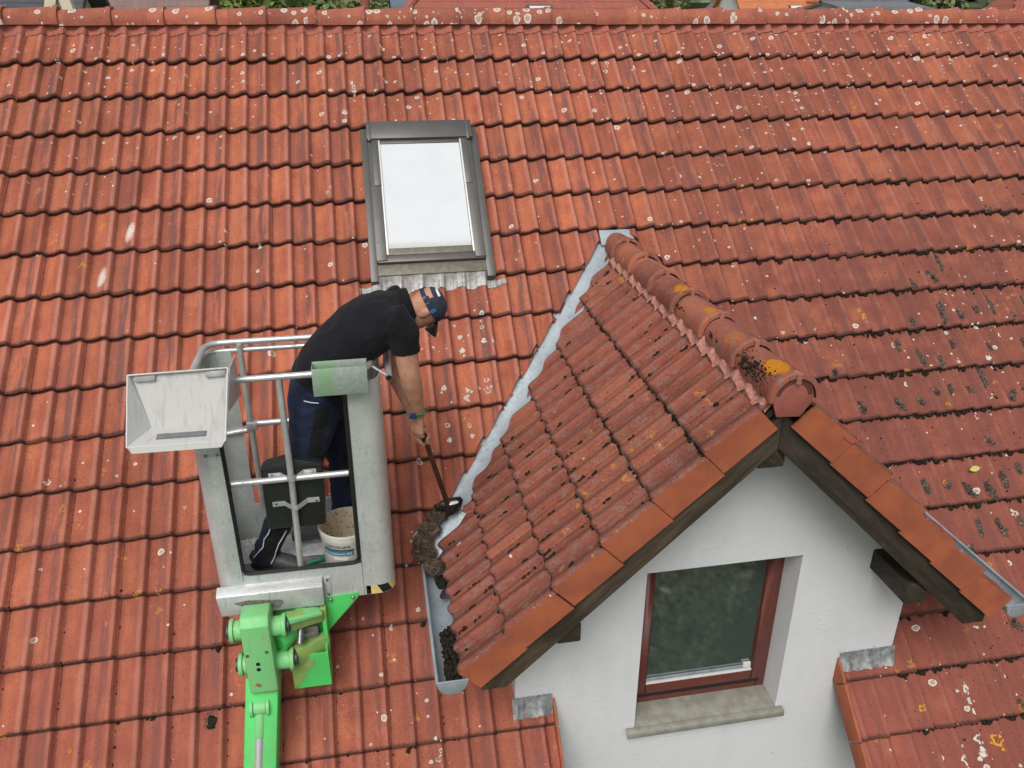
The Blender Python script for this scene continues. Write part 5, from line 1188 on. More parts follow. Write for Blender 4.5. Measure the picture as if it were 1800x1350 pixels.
# neck and head
loft(body, [((2.29, -3.35, -1.30), .075, .07), ((2.345, -3.346, -1.272), .064, .063), (hp(-.042, 0, -.075), .059, .062), (hp(-.025, 0, -.02), .058, .062)], LAT, 20)
hs_ = [(-.118, .012, .030, .030), (-.108, .020, .043, .050), (-.085, .018, .056, .070), (-.055, .010, .066, .084), (-.02, .004, .073, .094), (.02, 0, .077, .099), (.055, -.004, .075, .096), (.085, -.008, .062, .080), (.105, -.010, .042, .056), (.114, -.010, .018, .025)]
rows = []
for u_, f_, w_, d_ in hs_: rows.append([hp(f_ + d_ * math.cos(a) * (1.0 if math.cos(a) > 0 else 1.0), w_ * math.sin(a), u_) for a in [2 * math.pi * k / 24 for k in range(24)]])
body.grid(rows, close=True); body.add(rows[0], [tuple(range(23, -1, -1))]); body.add(rows[-1], [tuple(range(24))])
loft(body, [(hp(.088, 0, .022), .010, .008), (hp(.104, 0, -.008), .013, .012), (hp(.112, 0, -.026), .016, .014), (hp(.096, 0, -.040), .012, .008)], HL, 12)     # nose
loft(body, [(hp(.080, -.030, .030), .008, .008), (hp(.092, 0, .032), .01, .009), (hp(.080, .030, .030), .008, .008)], HU, 10)   # brow
loft(body, [(hp(.078, -.024, -.066), .006, .006), (hp(.093, 0, -.066), .009, .009), (hp(.078, .024, -.066), .006, .006)], HU, 10)   # lips
for s in (-1, 1):   # ears
    loft(body, [(hp(-.010, s * .072, -.032), .010, .007), (hp(-.014, s * .080, -.012), .016, .008), (hp(-.020, s * .085, .010), .020, .008), (hp(-.020, s * .084, .026), .014, .007)], HF, 12)
# arms and hands
R_SH, R_EL, R_WR = Vector((2.315, -3.520, -1.305)), Vector((2.338, -3.515, -1.585)), Vector((2.376, -3.408, -1.872))
L_SH, L_EL, L_WR = Vector((2.305, -3.185, -1.315)), Vector((2.262, -3.205, -1.65)), Vector((2.372, -3.300, -1.955))
def arm(S, E_, W):
    loft(body, [(S + Vector((-.03, 0, .02)), .055, .058), (S.lerp(E_, .12), .058, .064), (S.lerp(E_, .4), .056, .062), (S.lerp(E_, .75), .051, .057), (E_, .048, .052), (E_.lerp(W, .18), .052, .055), (E_.lerp(W, .45), .047, .050), (E_.lerp(W, .78), .034, .038), (W, .029, .036)], LAT, 18)
arm(R_SH, R_EL, R_WR); arm(L_SH, L_EL, L_WR)
rod = (RT1 - RT0).normalized()
def rod_at(z): return RT0 + (RT1 - RT0) * ((z - RT0.z) / (RT1.z - RT0.z))
def grip(W, z, side, spread=.019):
    """closed hand round the rod: palm on one side, four fingers wrapping round, thumb along the other side"""
    c = rod_at(z)
    out = (Vector((-.62, -.75 * side, .1))); out = (out - rod * out.dot(rod)).normalized(); tan = rod.cross(out).normalized()
    palm = c + out * .030
    loft(body, [(W, .027, .031), (W.lerp(palm, .45), .036, .024), (palm - rod * .012, .041, .020), (palm + rod * .03, .040, .018), (palm + rod * .040, .030, .014)], tan, 16)
    for k in range(4):
        q = c + rod * (-.030 + spread * k); L_ = (.98, 1.08, 1.0, .84)[k]; r = (.0093, .0096, .0092, .0082)[k]
        pts = [q + out * .036 + tan * .006]
        for a in (35, 80, 125, 170, 212):
            A = R_(a * L_); rr_ = .0265 - .002 * (a > 150); pts.append(q + (out * math.cos(A) + tan * math.sin(A)) * rr_ + rod * .002 * (a / 60))
        body.tube(pts, [r * 1.08, r * 1.05, r, r * .98, r * .92, r * .8], 10)
    A0 = c + rod * -.034 + out * .034 - tan * .012
    body.tube([A0, c - rod * .018 + out * .020 - tan * .024, c + rod * .004 + out * .002 - tan * .028, c + rod * .026 - out * .012 - tan * .023], [.013, .0122, .0108, .0085], 10)
grip(R_WR, -1.965, 1); grip(L_WR, -2.065, -1)
skin = remeshed(body, .0052, [M_SKIN], 'body', 3, .4)
o = link('body', skin, person)
# polo shirt
sh = MB()
SHT = [((1.885, -3.36, -1.655), .196, .156), ((1.925, -3.36, -1.585), .186, .152), ((2.00, -3.36, -1.49), .186, .150), ((2.09, -3.358, -1.415), .198, .152), ((2.19, -3.355, -1.352), .208, .146), ((2.275, -3.352, -1.312), .200, .122), ((2.33, -3.348, -1.287), .135, .092), ((2.362, -3.346, -1.272), .078, .070)]
loft(sh, SHT, LAT, 28)
for S, E_, s in ((R_SH, R_EL, -1), (L_SH, L_EL, 1)):
    loft(sh, [(S + Vector((-.085, -s * .06, -.01)), .075, .075), (S + Vector((-.02, 0, .022)), .070, .076), (S.lerp(E_, .18) , .066, .078), (S.lerp(E_, .40), .060, .074), (S.lerp(E_, .52), .059, .073), (S.lerp(E_, .58), .058, .072)], LAT, 22)
shm = remeshed(sh, .0075, [M_SHIRT], 'polo_shirt', 6, .5)
NRM = [v.normal.copy() for v in shm.vertices]
for v, nn_ in zip(shm.vertices, NRM):
    q = v.co.copy(); d = mnoise.noise(Vector((q.x * 9 + q.z * 5, q.y * 6, q.z * 7))) * .010 + mnoise.noise(Vector((q.x * 26, q.y * 14, q.z * 22))) * .0045
    v.co = q + nn_ * d
# open the neck, hem and sleeve ends so that skin shows there
b_ = bmesh.new(); b_.from_mesh(shm)
def delete_if(fn): bmesh.ops.delete(b_, geom=[f for f in b_.faces if fn(f.calc_center_median())], context='FACES')
e1 = (R_EL - R_SH).normalized(); e2 = (L_EL - L_SH).normalized()
hem_n = (Vector(SHT[0][0]) - Vector(SHT[1][0])).normalized()
nk = (Vector(SHT[-1][0]) - Vector(SHT[-2][0])).normalized()
delete_if(lambda c: (c - R_SH.lerp(R_EL, .555)).dot(e1) > 0 and c.y < -3.43 and c.x > 2.25 or (c - L_SH.lerp(L_EL, .555)).dot(e2) > 0 and c.y > -3.28 and c.x > 2.22 or (c - Vector(SHT[0][0])).dot(hem_n) > -.012 or (c - Vector(SHT[-1][0])).dot(nk) > -.010 and (c - Vector(SHT[-1][0])).length < .1)
b_.to_mesh(shm); b_.free(); shirt = link('polo_shirt', shm, person)
sol = shirt.modifiers.new('thickness', 'SOLIDIFY'); sol.thickness = .004; sol.offset = -1
col = MB(); cc_ = Vector(SHT[-1][0]); rows = []
a_ = (LAT - nk * LAT.dot(nk)).normalized(); b2_ = nk.cross(a_)
for off, ra, rb in ((-.022, .096, .092), (-.004, .090, .085), (.014, .079, .078), (.016, .073, .072)):
    rows.append([cc_ + nk * (off + .012 * math.sin(w)) + a_ * ra * math.cos(w) + b2_ * rb * math.sin(w) for w in [2 * math.pi * k / 28 for k in range(28)]])
col.grid(rows, close=True); part('collar', col, M_SHIRT, shirt, smooth=True)
# belt and trousers
tr = MB()
loft(tr, [((1.915, -3.36, -1.605), .172, .134), ((1.880, -3.36, -1.675), .184, .146), ((1.862, -3.36, -1.76), .190, .152), ((1.862, -3.36, -1.83), .175, .145)], LAT, 24)
R_HIP, R_KN, R_AN = Vector((1.858, -3.445, -1.80)), Vector((1.715, -3.435, -2.205)), Vector((1.488, -3.395, -2.655))
L_HIP, L_KN, L_AN = Vector((1.868, -3.275, -1.80)), Vector((1.955, -3.195, -2.22)), Vector((1.91, -3.165, -2.66))
for H_, K_, A_ in ((R_HIP, R_KN, R_AN), (L_HIP, L_KN, L_AN)):
    loft(tr, [(H_ + Vector((0, 0, .05)), .095, .118), (H_.lerp(K_, .2), .098, .118), (H_.lerp(K_, .6), .084, .098), (K_, .074, .084), (K_.lerp(A_, .3), .070, .080), (K_.lerp(A_, .65), .064, .072), (K_.lerp(A_, .92), .064, .070), (A_ + Vector((.012, 0, -.04)), .068, .076)], LAT, 20)
trm = remeshed(tr, .008, [M_TROU, M_TROUB], 'work_trousers', 5, .5)
NRM = [v.normal.copy() for v in trm.vertices]
for v, nn_ in zip(trm.vertices, NRM):
    q = v.co.copy(); k_ = 1.6 if q.z < -2.35 or abs(q.z + 2.2) < .1 else 1.0
    v.co = q + nn_ * k_ * (mnoise.noise(Vector((q.x * 8, q.y * 8, q.z * 17))) * .008 + mnoise.noise(Vector((q.x * 20, q.y * 20, q.z * 44))) * .0035)
def seg_t(q, A, B): d = B - A; return max(0, min(1, (q - A).dot(d) / d.length_squared))
for p in trm.polygons:
    c = p.center
    # black knee, calf and side insets
    tK = (c - R_KN).length; inset = (c.x > R_KN.x - .01 and tK < .15) or (c - L_KN).length < .15 and c.x > L_KN.x
    shin = seg_t(c, R_KN, R_AN); 
    if c.y < -3.36 and c.z < -2.42 and abs((c - R_KN.lerp(R_AN, shin)).dot(Vector((1, 0, -.4)).normalized())) < .034: inset = True
    if c.y < -3.45 and -2.05 < c.z < -1.72 and abs((c.x - (1.905 + (c.z + 1.72) * .28))) < .035: inset = True
    p.material_index = 1 if inset else 0
trou = link('work_trousers', trm, person)
def on_leg(A, B, t, ang, r): 
    d = (B - A).normalized(); s = Vector((0, -1, 0)); s = (s - d * s.dot(d)).normalized(); f = d.cross(s); return A.lerp(B, t) + (s * math.cos(ang) + f * math.sin(ang)) * r
for angs in ((.55, .50, .62, .45, .60, .75), (-.62, -.58, -.5, -.55, -.62, -.6)):
    b = MB(); b.tube([on_leg(R_KN, R_AN, .52 + .095 * k, a, .0765 if k < 4 else .080) for k, a in enumerate(angs)], .0032, 6); part('piping', b, M_PIPE, trou)
for pts in (([(1.815, -3.548, -1.672), (1.85, -3.552, -1.682), (1.885, -3.548, -1.69)]), ([(1.99, -3.365, -2.13), (2.01, -3.345, -2.11), (2.035, -3.32, -2.085)])):
    b = MB(); b.tube(pts, .0028, 6); part('piping', b, M_PIPE, trou)
bl = MB(); bc0, bc1 = Vector((1.925, -3.36, -1.588)), Vector((1.900, -3.36, -1.635)); rows = []
for c0, ra, rb in ((bc0, .176, .138), (bc0, .181, .143), (bc1, .186, .148), (bc1, .180, .142)):
    t_ = (bc0 - bc1).normalized(); a2 = LAT; b3 = t_.cross(a2); rows.append([c0 + a2 * ra * math.cos(w) + b3 * rb * math.sin(w) for w in [2 * math.pi * k / 32 for k in range(32)]])
bl.grid(rows, close=True); part('belt', bl, simple('grey_webbing_belt', (0.045, 0.042, 0.045), 0.7), person, auto=50)
# shoes
for A_, yaw, nm in ((R_AN, -.30, 'r'), (L_AN, .1, 'l')):
    D_ = Vector((math.cos(yaw), math.sin(yaw), 0)); S_ = Vector((-math.sin(yaw), math.cos(yaw), 0)); G0 = Vector((A_.x, A_.y, FLZ))
    sm = MB()
    loft(sm, [(G0 + D_ * -.075 + Vector((0, 0, .045)), .024, .03), (G0 + D_ * -.06 + Vector((0, 0, .055)), .037, .048), (G0 + D_ * .0 + Vector((0, 0, .062)), .042, .058), (G0 + D_ * .07 + Vector((0, 0, .05)), .046, .046), (G0 + D_ * .14 + Vector((0, 0, .042)), .050, .038), (G0 + D_ * .19 + Vector((0, 0, .034)), .042, .028), (G0 + D_ * .212 + Vector((0, 0, .03)), .022, .016)], S_, 16)
    sm.tube([G0 + Vector((0, 0, .05)), A_ + Vector((0, 0, .03))], .048, 14)
    shoe = link('work_shoe', remeshed(sm, .007, [M_SHOE], 'work_shoe', 3, .5), person)
    so = MB(); so.prism([G0 + D_ * x + S_ * y + Vector((0, 0, .001)) for x, y in ((-.08, -.02), (-.08, .02), (-.05, .04), (.06, .046), (.15, .053), (.2, .035), (.218, 0), (.2, -.035), (.15, -.053), (.06, -.046), (-.05, -.04))][::-1], (0, 0, .024)); part('sole', so, M_SOLE, shoe)
    la = MB()
    for k in range(4):
        c_ = G0 + D_ * (.05 + .022 * k) + Vector((0, 0, .108 - .012 * k)); la.tube([c_ - S_ * .028 - Vector((0, 0, .014)), c_, c_ + S_ * .028 - Vector((0, 0, .014))], .0032, 6)
    part('laces', la, M_RUBBER, shoe)
# cap
cp = MB(); rows = []
for t in (0, .18, .36, .54, .72, .86, .96, 1.0):
    u_ = .030 + .093 * math.sin(t * math.pi / 2); k_ = max(.02, math.cos(t * math.pi / 2)) ** .75
    rows.append([hp(.000 + .105 * k_ * math.cos(a), .086 * k_ * math.sin(a), u_ - .012 * math.cos(a) * (1 - t)) for a in [2 * math.pi * k / 32 for k in range(32)]])
cp.grid(rows, close=True); cp.add(rows[-1], [tuple(range(32))])
me = cp.mesh('cap', [M_CAP], smooth=True)
bb = bmesh.new(); bb.from_mesh(me)   # half-moon opening at the back
bmesh.ops.delete(bb, geom=[f for f in bb.faces if (lambda c: HF.dot(c - HC) < -.045 and .046 < HU.dot(c - HC) < .088 and abs(HL.dot(c - HC)) < .050)(f.calc_center_median())], context='FACES')
bb.to_mesh(me); bb.free(); cap_o = link('cap', me, person); so_ = cap_o.modifiers.new('thickness', 'SOLIDIFY'); so_.thickness = .003
vz = MB(); rows = []
for k in range(9):
    x = k / 8; ext = [(-1, 0), (-.8, .42), (-.5, .76), (-.2, .94), (0, 1), (.2, .94), (.5, .76), (.8, .42), (1, 0)]
    rows.append([hp(.062 + .045 * math.sqrt(max(0, 1 - l_ ** 2)) + .082 * e_ * x, .086 * l_ * (1 - .08 * x), .018 - .042 * x - .010 * x * x - .016 * l_ * l_ * (.4 + .6 * x)) for l_, e_ in ext])
vz.grid(rows); vo_ = part('visor', vz, M_RUBBER, cap_o, smooth=True); s2_ = vo_.modifiers.new('thickness', 'SOLIDIFY'); s2_.thickness = .005; s2_.offset = 0
ed = MB(); ed.tube([q for q in rows[-1]], .0032, 6); part('visor_edge', ed, M_PIPE, vo_)
st = MB(); rows = []
for off in (.026, .052):
    rows.append([hp(.000 + .107 * math.cos(a), .088 * math.sin(a), off - .004 * math.cos(a)) for a in [math.pi * (1 + .62 * (k / 16 - .5) * 2) for k in range(17)]])
st.grid(rows[::-1]); part('cap_strap', st, M_CAP, cap_o, smooth=True)
for a_deg, mt, w_, u0, u1, nm in ((216, simple('tan_leather_tab', (0.16, 0.12, 0.07), .5), .05, .030, .048, 'strap_tab'), (236, simple('brass_buckle', (0.20, 0.17, 0.10), .35, .8), .025, .028, .051, 'buckle'), (264, simple('blue_label_tag', (0.03, 0.17, 0.42), .5), .10, .030, .062, 'side_tag')):
    b = MB(); rows = []
    for u_ in (u0, u1): rows.append([hp(.000 + .1092 * math.cos(a), .0902 * math.sin(a), u_) for a in [R_(a_deg) - w_ + 2 * w_ * k / 5 for k in range(6)]])
    b.grid(rows); part(nm, b, mt, cap_o)
b = MB(); rows = []
for u_ in (.090, .112): rows.append([hp(.000 + (.113 - (u_ - .03) * .55) * math.cos(a), (.093 - (u_ - .03) * .48) * math.sin(a), u_ + .006) for a in [R_(205) - .45 + .9 * k / 8 for k in range(9)]])
b.grid(rows); part('white_panel', b, M_PIPE, cap_o)
# eyes
for s in (-1, 1): 
    b = MB(); b.ball(hp(.083, s * .031, .008), .011, sub=2); part('eye', b, simple('eye_dark', (0.05, 0.03, 0.02), .3), person, smooth=True)
# wrist band and strings
b = MB(); wr = R_EL.lerp(R_WR, .90); d_ = (R_WR - R_EL).normalized(); s1 = d_.cross(Vector((0, 1, 0))).normalized(); s2 = d_.cross(s1)
for r_, off, tl in ((.036, 0, .12), (.038, .008, -.15), (.037, -.008, .25)): b.tube([wr + d_ * (off + tl * .03 * math.cos(a)) + s1 * r_ * math.cos(a) + s2 * r_ * math.sin(a) for a in [2 * math.pi * k / 20 for k in range(21)]], .0030, 6)
for dx, dz in ((-.055, .02), (-.035, -.045), (.035, .03)): b.tube([wr + Vector((-.03, -.03, -.01)), wr + Vector((dx, -.055, dz * .4)), wr + Vector((dx * 1.4, -.06, dz))], .0028, 6)
wb = part('wrist_band', b, simple('green_cord', (0.04, 0.20, 0.06), .6), person)
b = MB(); b.box(wr + Vector((-.045, -.050, -.018)), wr + Vector((-.012, -.036, .014))); part('watch', b, simple('dark_blue_watch', (0.015, 0.035, 0.10), .3), person, bevel=.004)

# ------------------------------------------------------------------ surroundings
def ground_z(x, y):
    if y < 6: return -8.6 + .12 * mnoise.noise(Vector((x * .05, y * .05, 0)))
    t = min(1, (y - 6) / 50); a = -8.6 + 7.2 * t * t * (3 - 2 * t)
    if y > 56: a += (y - 56) * .03 + 58 * max(0, min(1, (y - 90) / 420)) ** 1.3 * (1 + .25 * mnoise.noise(Vector((x * .006, y * .004, 3))))
    return a
n = NT('meadow_ground', .95); p_ = n.pos(); f_ = n.noise(p_, .35, 5).outputs['Fac']; g_ = n.noise(p_, 9, 4).outputs['Fac']
n.set('Base Color', n.mix(n.sstep(g_, .3, .7), n.mix(n.sstep(f_, .35, .65), (0.055, 0.085, 0.03), (0.075, 0.095, 0.04)), (0.045, 0.065, 0.026))); M_GRASS = n.mat
b = MB(); xs = [-900, -500, -250, -120, -60, -30, -15, -5, 5, 15, 30, 60, 120, 250, 500, 900]; ys = [-400, -120, -50, -30, -18, -10, -4, 2, 6, 12, 18, 24, 32, 40, 50, 62, 80, 100, 130, 170, 220, 290, 380, 520, 900]
b.grid([[Vector((x, y, ground_z(x, y))) for x in xs] for y in ys]); o = part('ground', b, M_GRASS, None, smooth=True); props(o, kind='structure')

def leaf_mat(name, c1, c2):
    n = NT(name, .6, 0, .3); p = n.pos(); oi = n.new('ShaderNodeNewGeometry').outputs['Random Per Island']; f = n.noise(p, .9, 3).outputs['Fac']
    n.set('Base Color', n.mix(n.m('ADD', n.m('MULTIPLY', oi, .6), n.m('MULTIPLY', f, .4)), c1, c2)); return n.mat
M_LEAFA = leaf_mat('broadleaf_foliage', (0.075, 0.125, 0.035), (0.19, 0.25, 0.08)); M_LEAFB = leaf_mat('olive_foliage', (0.12, 0.145, 0.06), (0.24, 0.25, 0.11)); M_LEAFC = leaf_mat('conifer_foliage', (0.018, 0.035, 0.02), (0.045, 0.065, 0.035)); M_LEAFR = leaf_mat('spring_green_foliage', (0.12, 0.20, 0.045), (0.28, 0.34, 0.09))
M_LEAFW = leaf_mat('flowering_shrub_foliage', (0.07, 0.11, 0.045), (0.50, 0.53, 0.36))
M_BARK = simple('tree_bark', (0.06, 0.045, 0.032), .9, 0, .3, 20, .5, .02)
def tree(x, y, h, r, label, mat, kind='broad', seed=0, leaves=1500, ls=.16, group='trees behind the house', base=None):
    rn = random.Random(seed); z0 = ground_z(x, y) if base is None else base
    t = empty('conifer_tree' if kind == 'conifer' else 'broadleaf_tree', (x, y, z0)); props(t, label, 'tree', group)
    b = MB(); top = Vector((x, y, z0 + h * (.95 if kind == 'conifer' else .6))); b.tube([Vector((x, y, z0 - .2)), Vector((x + rn.uniform(-.1, .1), y, z0 + h * .3)), top], [h * .022 + .05, h * .018 + .03, .03], 8)
    cl = []
    if kind == 'broad':
        for k in range(11):
            a = rn.uniform(0, 6.28); rr = r * rn.uniform(.25, .72); e = Vector((x + rr * math.cos(a), y + rr * math.sin(a), z0 + h * rn.uniform(.42, .86)))
            b.tube([Vector((x, y, z0 + h * .32)), (Vector((x, y, z0 + h * .45)) + e) / 2, e], [h * .011 + .02, h * .007 + .012, .012], 6); cl.append((e, r * rn.uniform(.34, .55)))
        cl.append((Vector((x, y, z0 + h * .86)), r * .45))
    part('trunk', b, M_BARK, t, smooth=True)
    V = []; F = []
    for k in range(leaves):
        if kind == 'broad':
            c, R = cl[rn.randrange(len(cl))]; d = Vector((rn.gauss(0, 1), rn.gauss(0, 1), rn.gauss(0, 1))).normalized(); p = c + d * R * rn.random() ** .4; s = ls * rn.uniform(.6, 1.4)
        else:
            q = rn.random() ** .7; zz = z0 + h * (1 - q * .9); R = r * q; a = rn.uniform(0, 6.28); rr = R * rn.uniform(.45, 1) * (.8 + .2 * math.sin(a * 5 + zz * 4)); p = Vector((x + rr * math.cos(a), y + rr * math.sin(a), zz - rr * .25)); s = ls * rn.uniform(.6, 1.3)
        u = Vector((rn.gauss(0, 1), rn.gauss(0, 1), rn.gauss(0, .6))).normalized(); w = u.cross(Vector((rn.gauss(0, 1), rn.gauss(0, 1), rn.gauss(0, 1)))).normalized()
        o_ = len(V); V += [p - u * s, p + w * s * .5, p + u * s, p - w * s * .5]; F.append((o_, o_ + 1, o_ + 2, o_ + 3))
    b = MB(); b.add(V, F); part('crown', b, mat, t)
def at(px, py, Y):
    d = rx * ((px - 900) / FPX) + ry * ((py - 675) / FPX) + rz; return CAM_LOC + d * ((Y - CAM_LOC.y) / d.y)
def proof(name, c1, c2, scale=3.2, vs=None):
    """roof material with courses as fine relief for the far roofs"""
    n = NT(name, .75); p = n.pos(); x, y, z = n.xyz(p); f = n.noise(p, 2.5, 4).outputs['Fac']; g = n.noise(p, 25, 3).outputs['Fac']
    row = n.m('FRACT', n.m('MULTIPLY', z, scale)); c = n.mix(n.sstep(n.m('ADD', n.m('MULTIPLY', f, .6), n.m('MULTIPLY', g, .4)), .35, .65), c1, c2)
    c = n.mix(n.m('MULTIPLY', n.sstep(row, .14, .02), .55), c, tuple(q * .4 for q in c1)); n.set('Base Color', c); n.bump(row, .5, .03); return n.mat
def house(label, cx, cy, w, d, ridge_z, pitch, rot, roofm, wallm, over=.4, hip=0.0, chimney=None, windows=(), tiles=None, chm=None):
    """gabled house, ridge along its own X; windows are (x, z) spots on the -Y wall, skylights as ('s', x, t)"""
    t = empty('house', (cx, cy, ground_z(cx, cy))); props(t, label, 'house')
    M = Matrix.Translation((cx, cy, 0)) @ Matrix.Rotation(rot, 4, 'Z'); tp = math.tan(pitch); hw = w / 2; hd = d / 2; ze = ridge_z - hd * tp; zg = ground_z(cx, cy) - 1
    b = MB(); e_ = .12
    poly = [(-hw, -hd, zg), (-hw, hd, zg), (-hw, hd, ze - e_), (-hw, 0, ridge_z - e_ if not hip else ze - e_), (-hw, -hd, ze - e_)]
    b.prism([M @ Vector(q) for q in poly], M.to_3x3() @ Vector((w, 0, 0))); part('wall', b, wallm, t)
    H = hw + over; Dd = hd + over; zl = ridge_z - Dd * tp
    for s in (-1, 1):
        b = MB(); q = [(-H, s * Dd, zl), (H, s * Dd, zl), (H - hip, 0, ridge_z), (-H + hip, 0, ridge_z)]
        q = [M @ Vector(v) for v in (q if s < 0 else q[::-1])]; b.prism(q, (0, 0, -.14)); rf = part('roof_slope', b, roofm, t)
        if tiles and s < 0:   # each visible tile course as a proud wavy strip
            L = math.hypot(Dd, Dd * tp); nn = int(L / tiles)
            for k in range(1, min(nn, 12)):
                bb = MB(); rows = [[], []]; tt = k / nn; xx = -H + hip * (1 - tt) ; x1_ = H - hip * (1 - tt)
                while xx < x1_:
                    wv = .022 * abs(math.sin(xx * math.pi / .2)); rows[0].append(M @ Vector((xx, s * Dd * tt, ridge_z - Dd * tp * tt + .012 + wv))); t2 = max(0, (k - 1) / nn)
                    rows[1].append(M @ Vector((xx, s * Dd * t2, ridge_z - Dd * tp * t2 + .002 + wv * .8))); xx += .05
                if len(rows[0]) > 2: bb.grid(rows); bb.grid([[q - Vector((0, 0, .03)) for q in rows[0]], rows[0]]); part('tile_course', bb, roofm, rf, smooth=False, auto=60)
    if hip:
        for s in (-1, 1):
            b = MB(); q = [(s * H, -Dd, zl), (s * H, Dd, zl), (s * (H - hip), 0, ridge_z)]; q = [M @ Vector(v) for v in (q if s > 0 else q[::-1])]; b.prism(q, (0, 0, -.14)); part('hip_slope', b, roofm, t)
            b = MB(); b.tube([M @ Vector((s * (H - hip), 0, ridge_z + .02)), M @ Vector((s * H, -Dd, zl + .02))], .09, 8); part('hip_ridge', b, roofm, t)
    b = MB(); b.tube([M @ Vector((-H + hip, 0, ridge_z - .01)), M @ Vector((H - hip, 0, ridge_z - .01))], .10, 8); part('ridge', b, roofm, t)
    if chimney:
        b = MB(); x, y, h_, r_ = chimney
        if chm == 'pipe': b.tube([M @ Vector((x, y, ridge_z - abs(y) * tp - .5)), M @ Vector((x, y, ridge_z + h_))], r_, 14)
        else: b.box((x - r_, y - r_, ridge_z - abs(y) * tp - .5), (x + r_, y + r_, ridge_z + h_), M=M)
        part('chimney', b, roofm if chm == 'pipe' else wallm, t)
    for wdw in windows:
        b = MB()
        if wdw[0] == 's':
            x, tt, ww, hh = wdw[1:]; y = -Dd * tt; z = ridge_z - Dd * tp * tt; R2 = M @ Matrix.Translation((x, y, z)) @ Matrix.Rotation(math.atan(tp), 4, 'X'); b.box((-ww / 2, -hh / 2, -.02), (ww / 2, hh / 2, .07), M=R2); f2 = part('skylight', b, M_SKYF, t)
            b = MB(); b.box((-ww / 2 + .06, -hh / 2 + .06, .0701), (ww / 2 - .06, hh / 2 - .06, .085), M=R2); part('pane', b, M_PANE_W, f2)
        else:
            x, z = wdw; b.box((x - .5, -hd - .03, z - .6), (x + .5, -hd + .02, z + .6), M=M); f2 = part('window', b, M_WHITE, t)
            b = MB(); b.box((x - .42, -hd - .04, z - .52), (x + .42, -hd - .031, z + .52), M=M); part('pane', b, M_GLASS, f2)
    return t, M
M_SLATE = proof('anthracite_roof', (0.045, 0.047, 0.055), (0.07, 0.072, 0.08)); M_BROWNR = proof('brown_concrete_roof', (0.23, 0.15, 0.125), (0.17, 0.115, 0.10)); M_REDR = proof('red_far_roof', (0.33, 0.09, 0.06), (0.24, 0.075, 0.055)); M_ORR = proof('orange_new_roof', (0.50, 0.17, 0.06), (0.42, 0.13, 0.05)); M_GREYR = proof('grey_far_roof', (0.16, 0.165, 0.18), (0.115, 0.12, 0.13)); M_MAROON = proof('maroon_roof', (0.19, 0.095, 0.085), (0.14, 0.075, 0.07)); M_BLUER = proof('blue_grey_roof', (0.11, 0.14, 0.18), (0.085, 0.11, 0.14))
M_CREAM = simple('cream_wall', (0.62, 0.56, 0.42), .8, 0, .05, 4); M_WHITEW = simple('white_far_wall', (0.68, 0.68, 0.66), .85, 0, .04, 3)
# left: anthracite roof with cream gable boards
P = at(35, -60, 9.0); hA, MA = house('house with anthracite roof and cream boarded gable behind the ridge at far left', P.x - 2.2, 9.0, 6.0, 4.4, P.z + .05, R_(38), 0, M_SLATE, M_CREAM, over=.3)
for (x0, x1, yy) in ((75, 97, 5.6), (110, 130, 5.6)):
    a = at((x0 + x1) / 2, 20, yy); b = MB(); tilt = .55 if x0 < 100 else -.25
    b.hexa([Vector((a.x - .07 - tilt, yy, a.z - 1.6)), Vector((a.x + .07 - tilt, yy, a.z - 1.6)), Vector((a.x + .07 - tilt, yy + .12, a.z - 1.6)), Vector((a.x - .07 - tilt, yy + .12, a.z - 1.6)), Vector((a.x - .07 + tilt * .25, yy, a.z + .4)), Vector((a.x + .07 + tilt * .25, yy, a.z + .4)), Vector((a.x + .07 + tilt * .25, yy + .12, a.z + .4)), Vector((a.x - .07 + tilt * .25, yy + .12, a.z + .4))]); part('gable_board', b, M_CREAM, hA)
P = at(250, -40, 17); house('long brown tiled roof with small skylight behind the ridge', P.x - 1.15, 17 + 3, 4.0, 7.0, at(250, -45, 20).z, R_(36), 0, M_BROWNR, M_WHITEW, windows=(('s', .35, .62, .62, .8),), tiles=.36)
P = at(410, -8, 46); house('small red roofed house half hidden among green trees', P.x, 46, 4.2, 6, P.z + .4, R_(40), .3, M_REDR, M_WHITEW)
P = at(718, -4, 30); house('blue grey roofed house behind the chimney pipe', P.x + .2, 30, 1.2, 5, P.z + .5, R_(40), 0, M_BLUER, M_WHITEW)
P = at(945, -70, 14.0); house('red hipped roof house with skylight and clay chimney pipe', P.x - .35, 14.0, 8.0, 5.2, P.z - .05, R_(40), 0, M_REDR, M_WHITEW, over=.35, hip=2.5, windows=(('s', .15, .52, .62, .9),), tiles=.34, chimney=(-3.85, -1.2, -.25, .11), chm='pipe')
P = at(1268, -4, 62); house('little grey pyramid roof in front of the wood', P.x, 62, 4.4, 4.4, P.z + .1, R_(45), 0, M_GREYR, M_WHITEW, hip=2.4)
P = at(1395, -40, 33); t_, M_ = house('bright orange roofed house with white gable and skylight', P.x, 33 + 1.5, 5.0, 5.6, at(1395, -45, 34.5).z, R_(42), R_(0), M_ORR, M_WHITEW, over=.25, windows=(('s', .2, .66, .7, 1.0),))
P = at(1455, 2, 31.2); house('white gabled bay of the orange roofed house', P.x, 32.0, 3.4, 2.6, P.z, R_(45), R_(90), M_ORR, M_WHITEW, over=.2)
P = at(1530, -30, 42); house('maroon roofed house with two silver chimney caps', P.x - .2, 43, 4.4, 6, P.z + .1, R_(38), 0, M_MAROON, M_WHITEW)
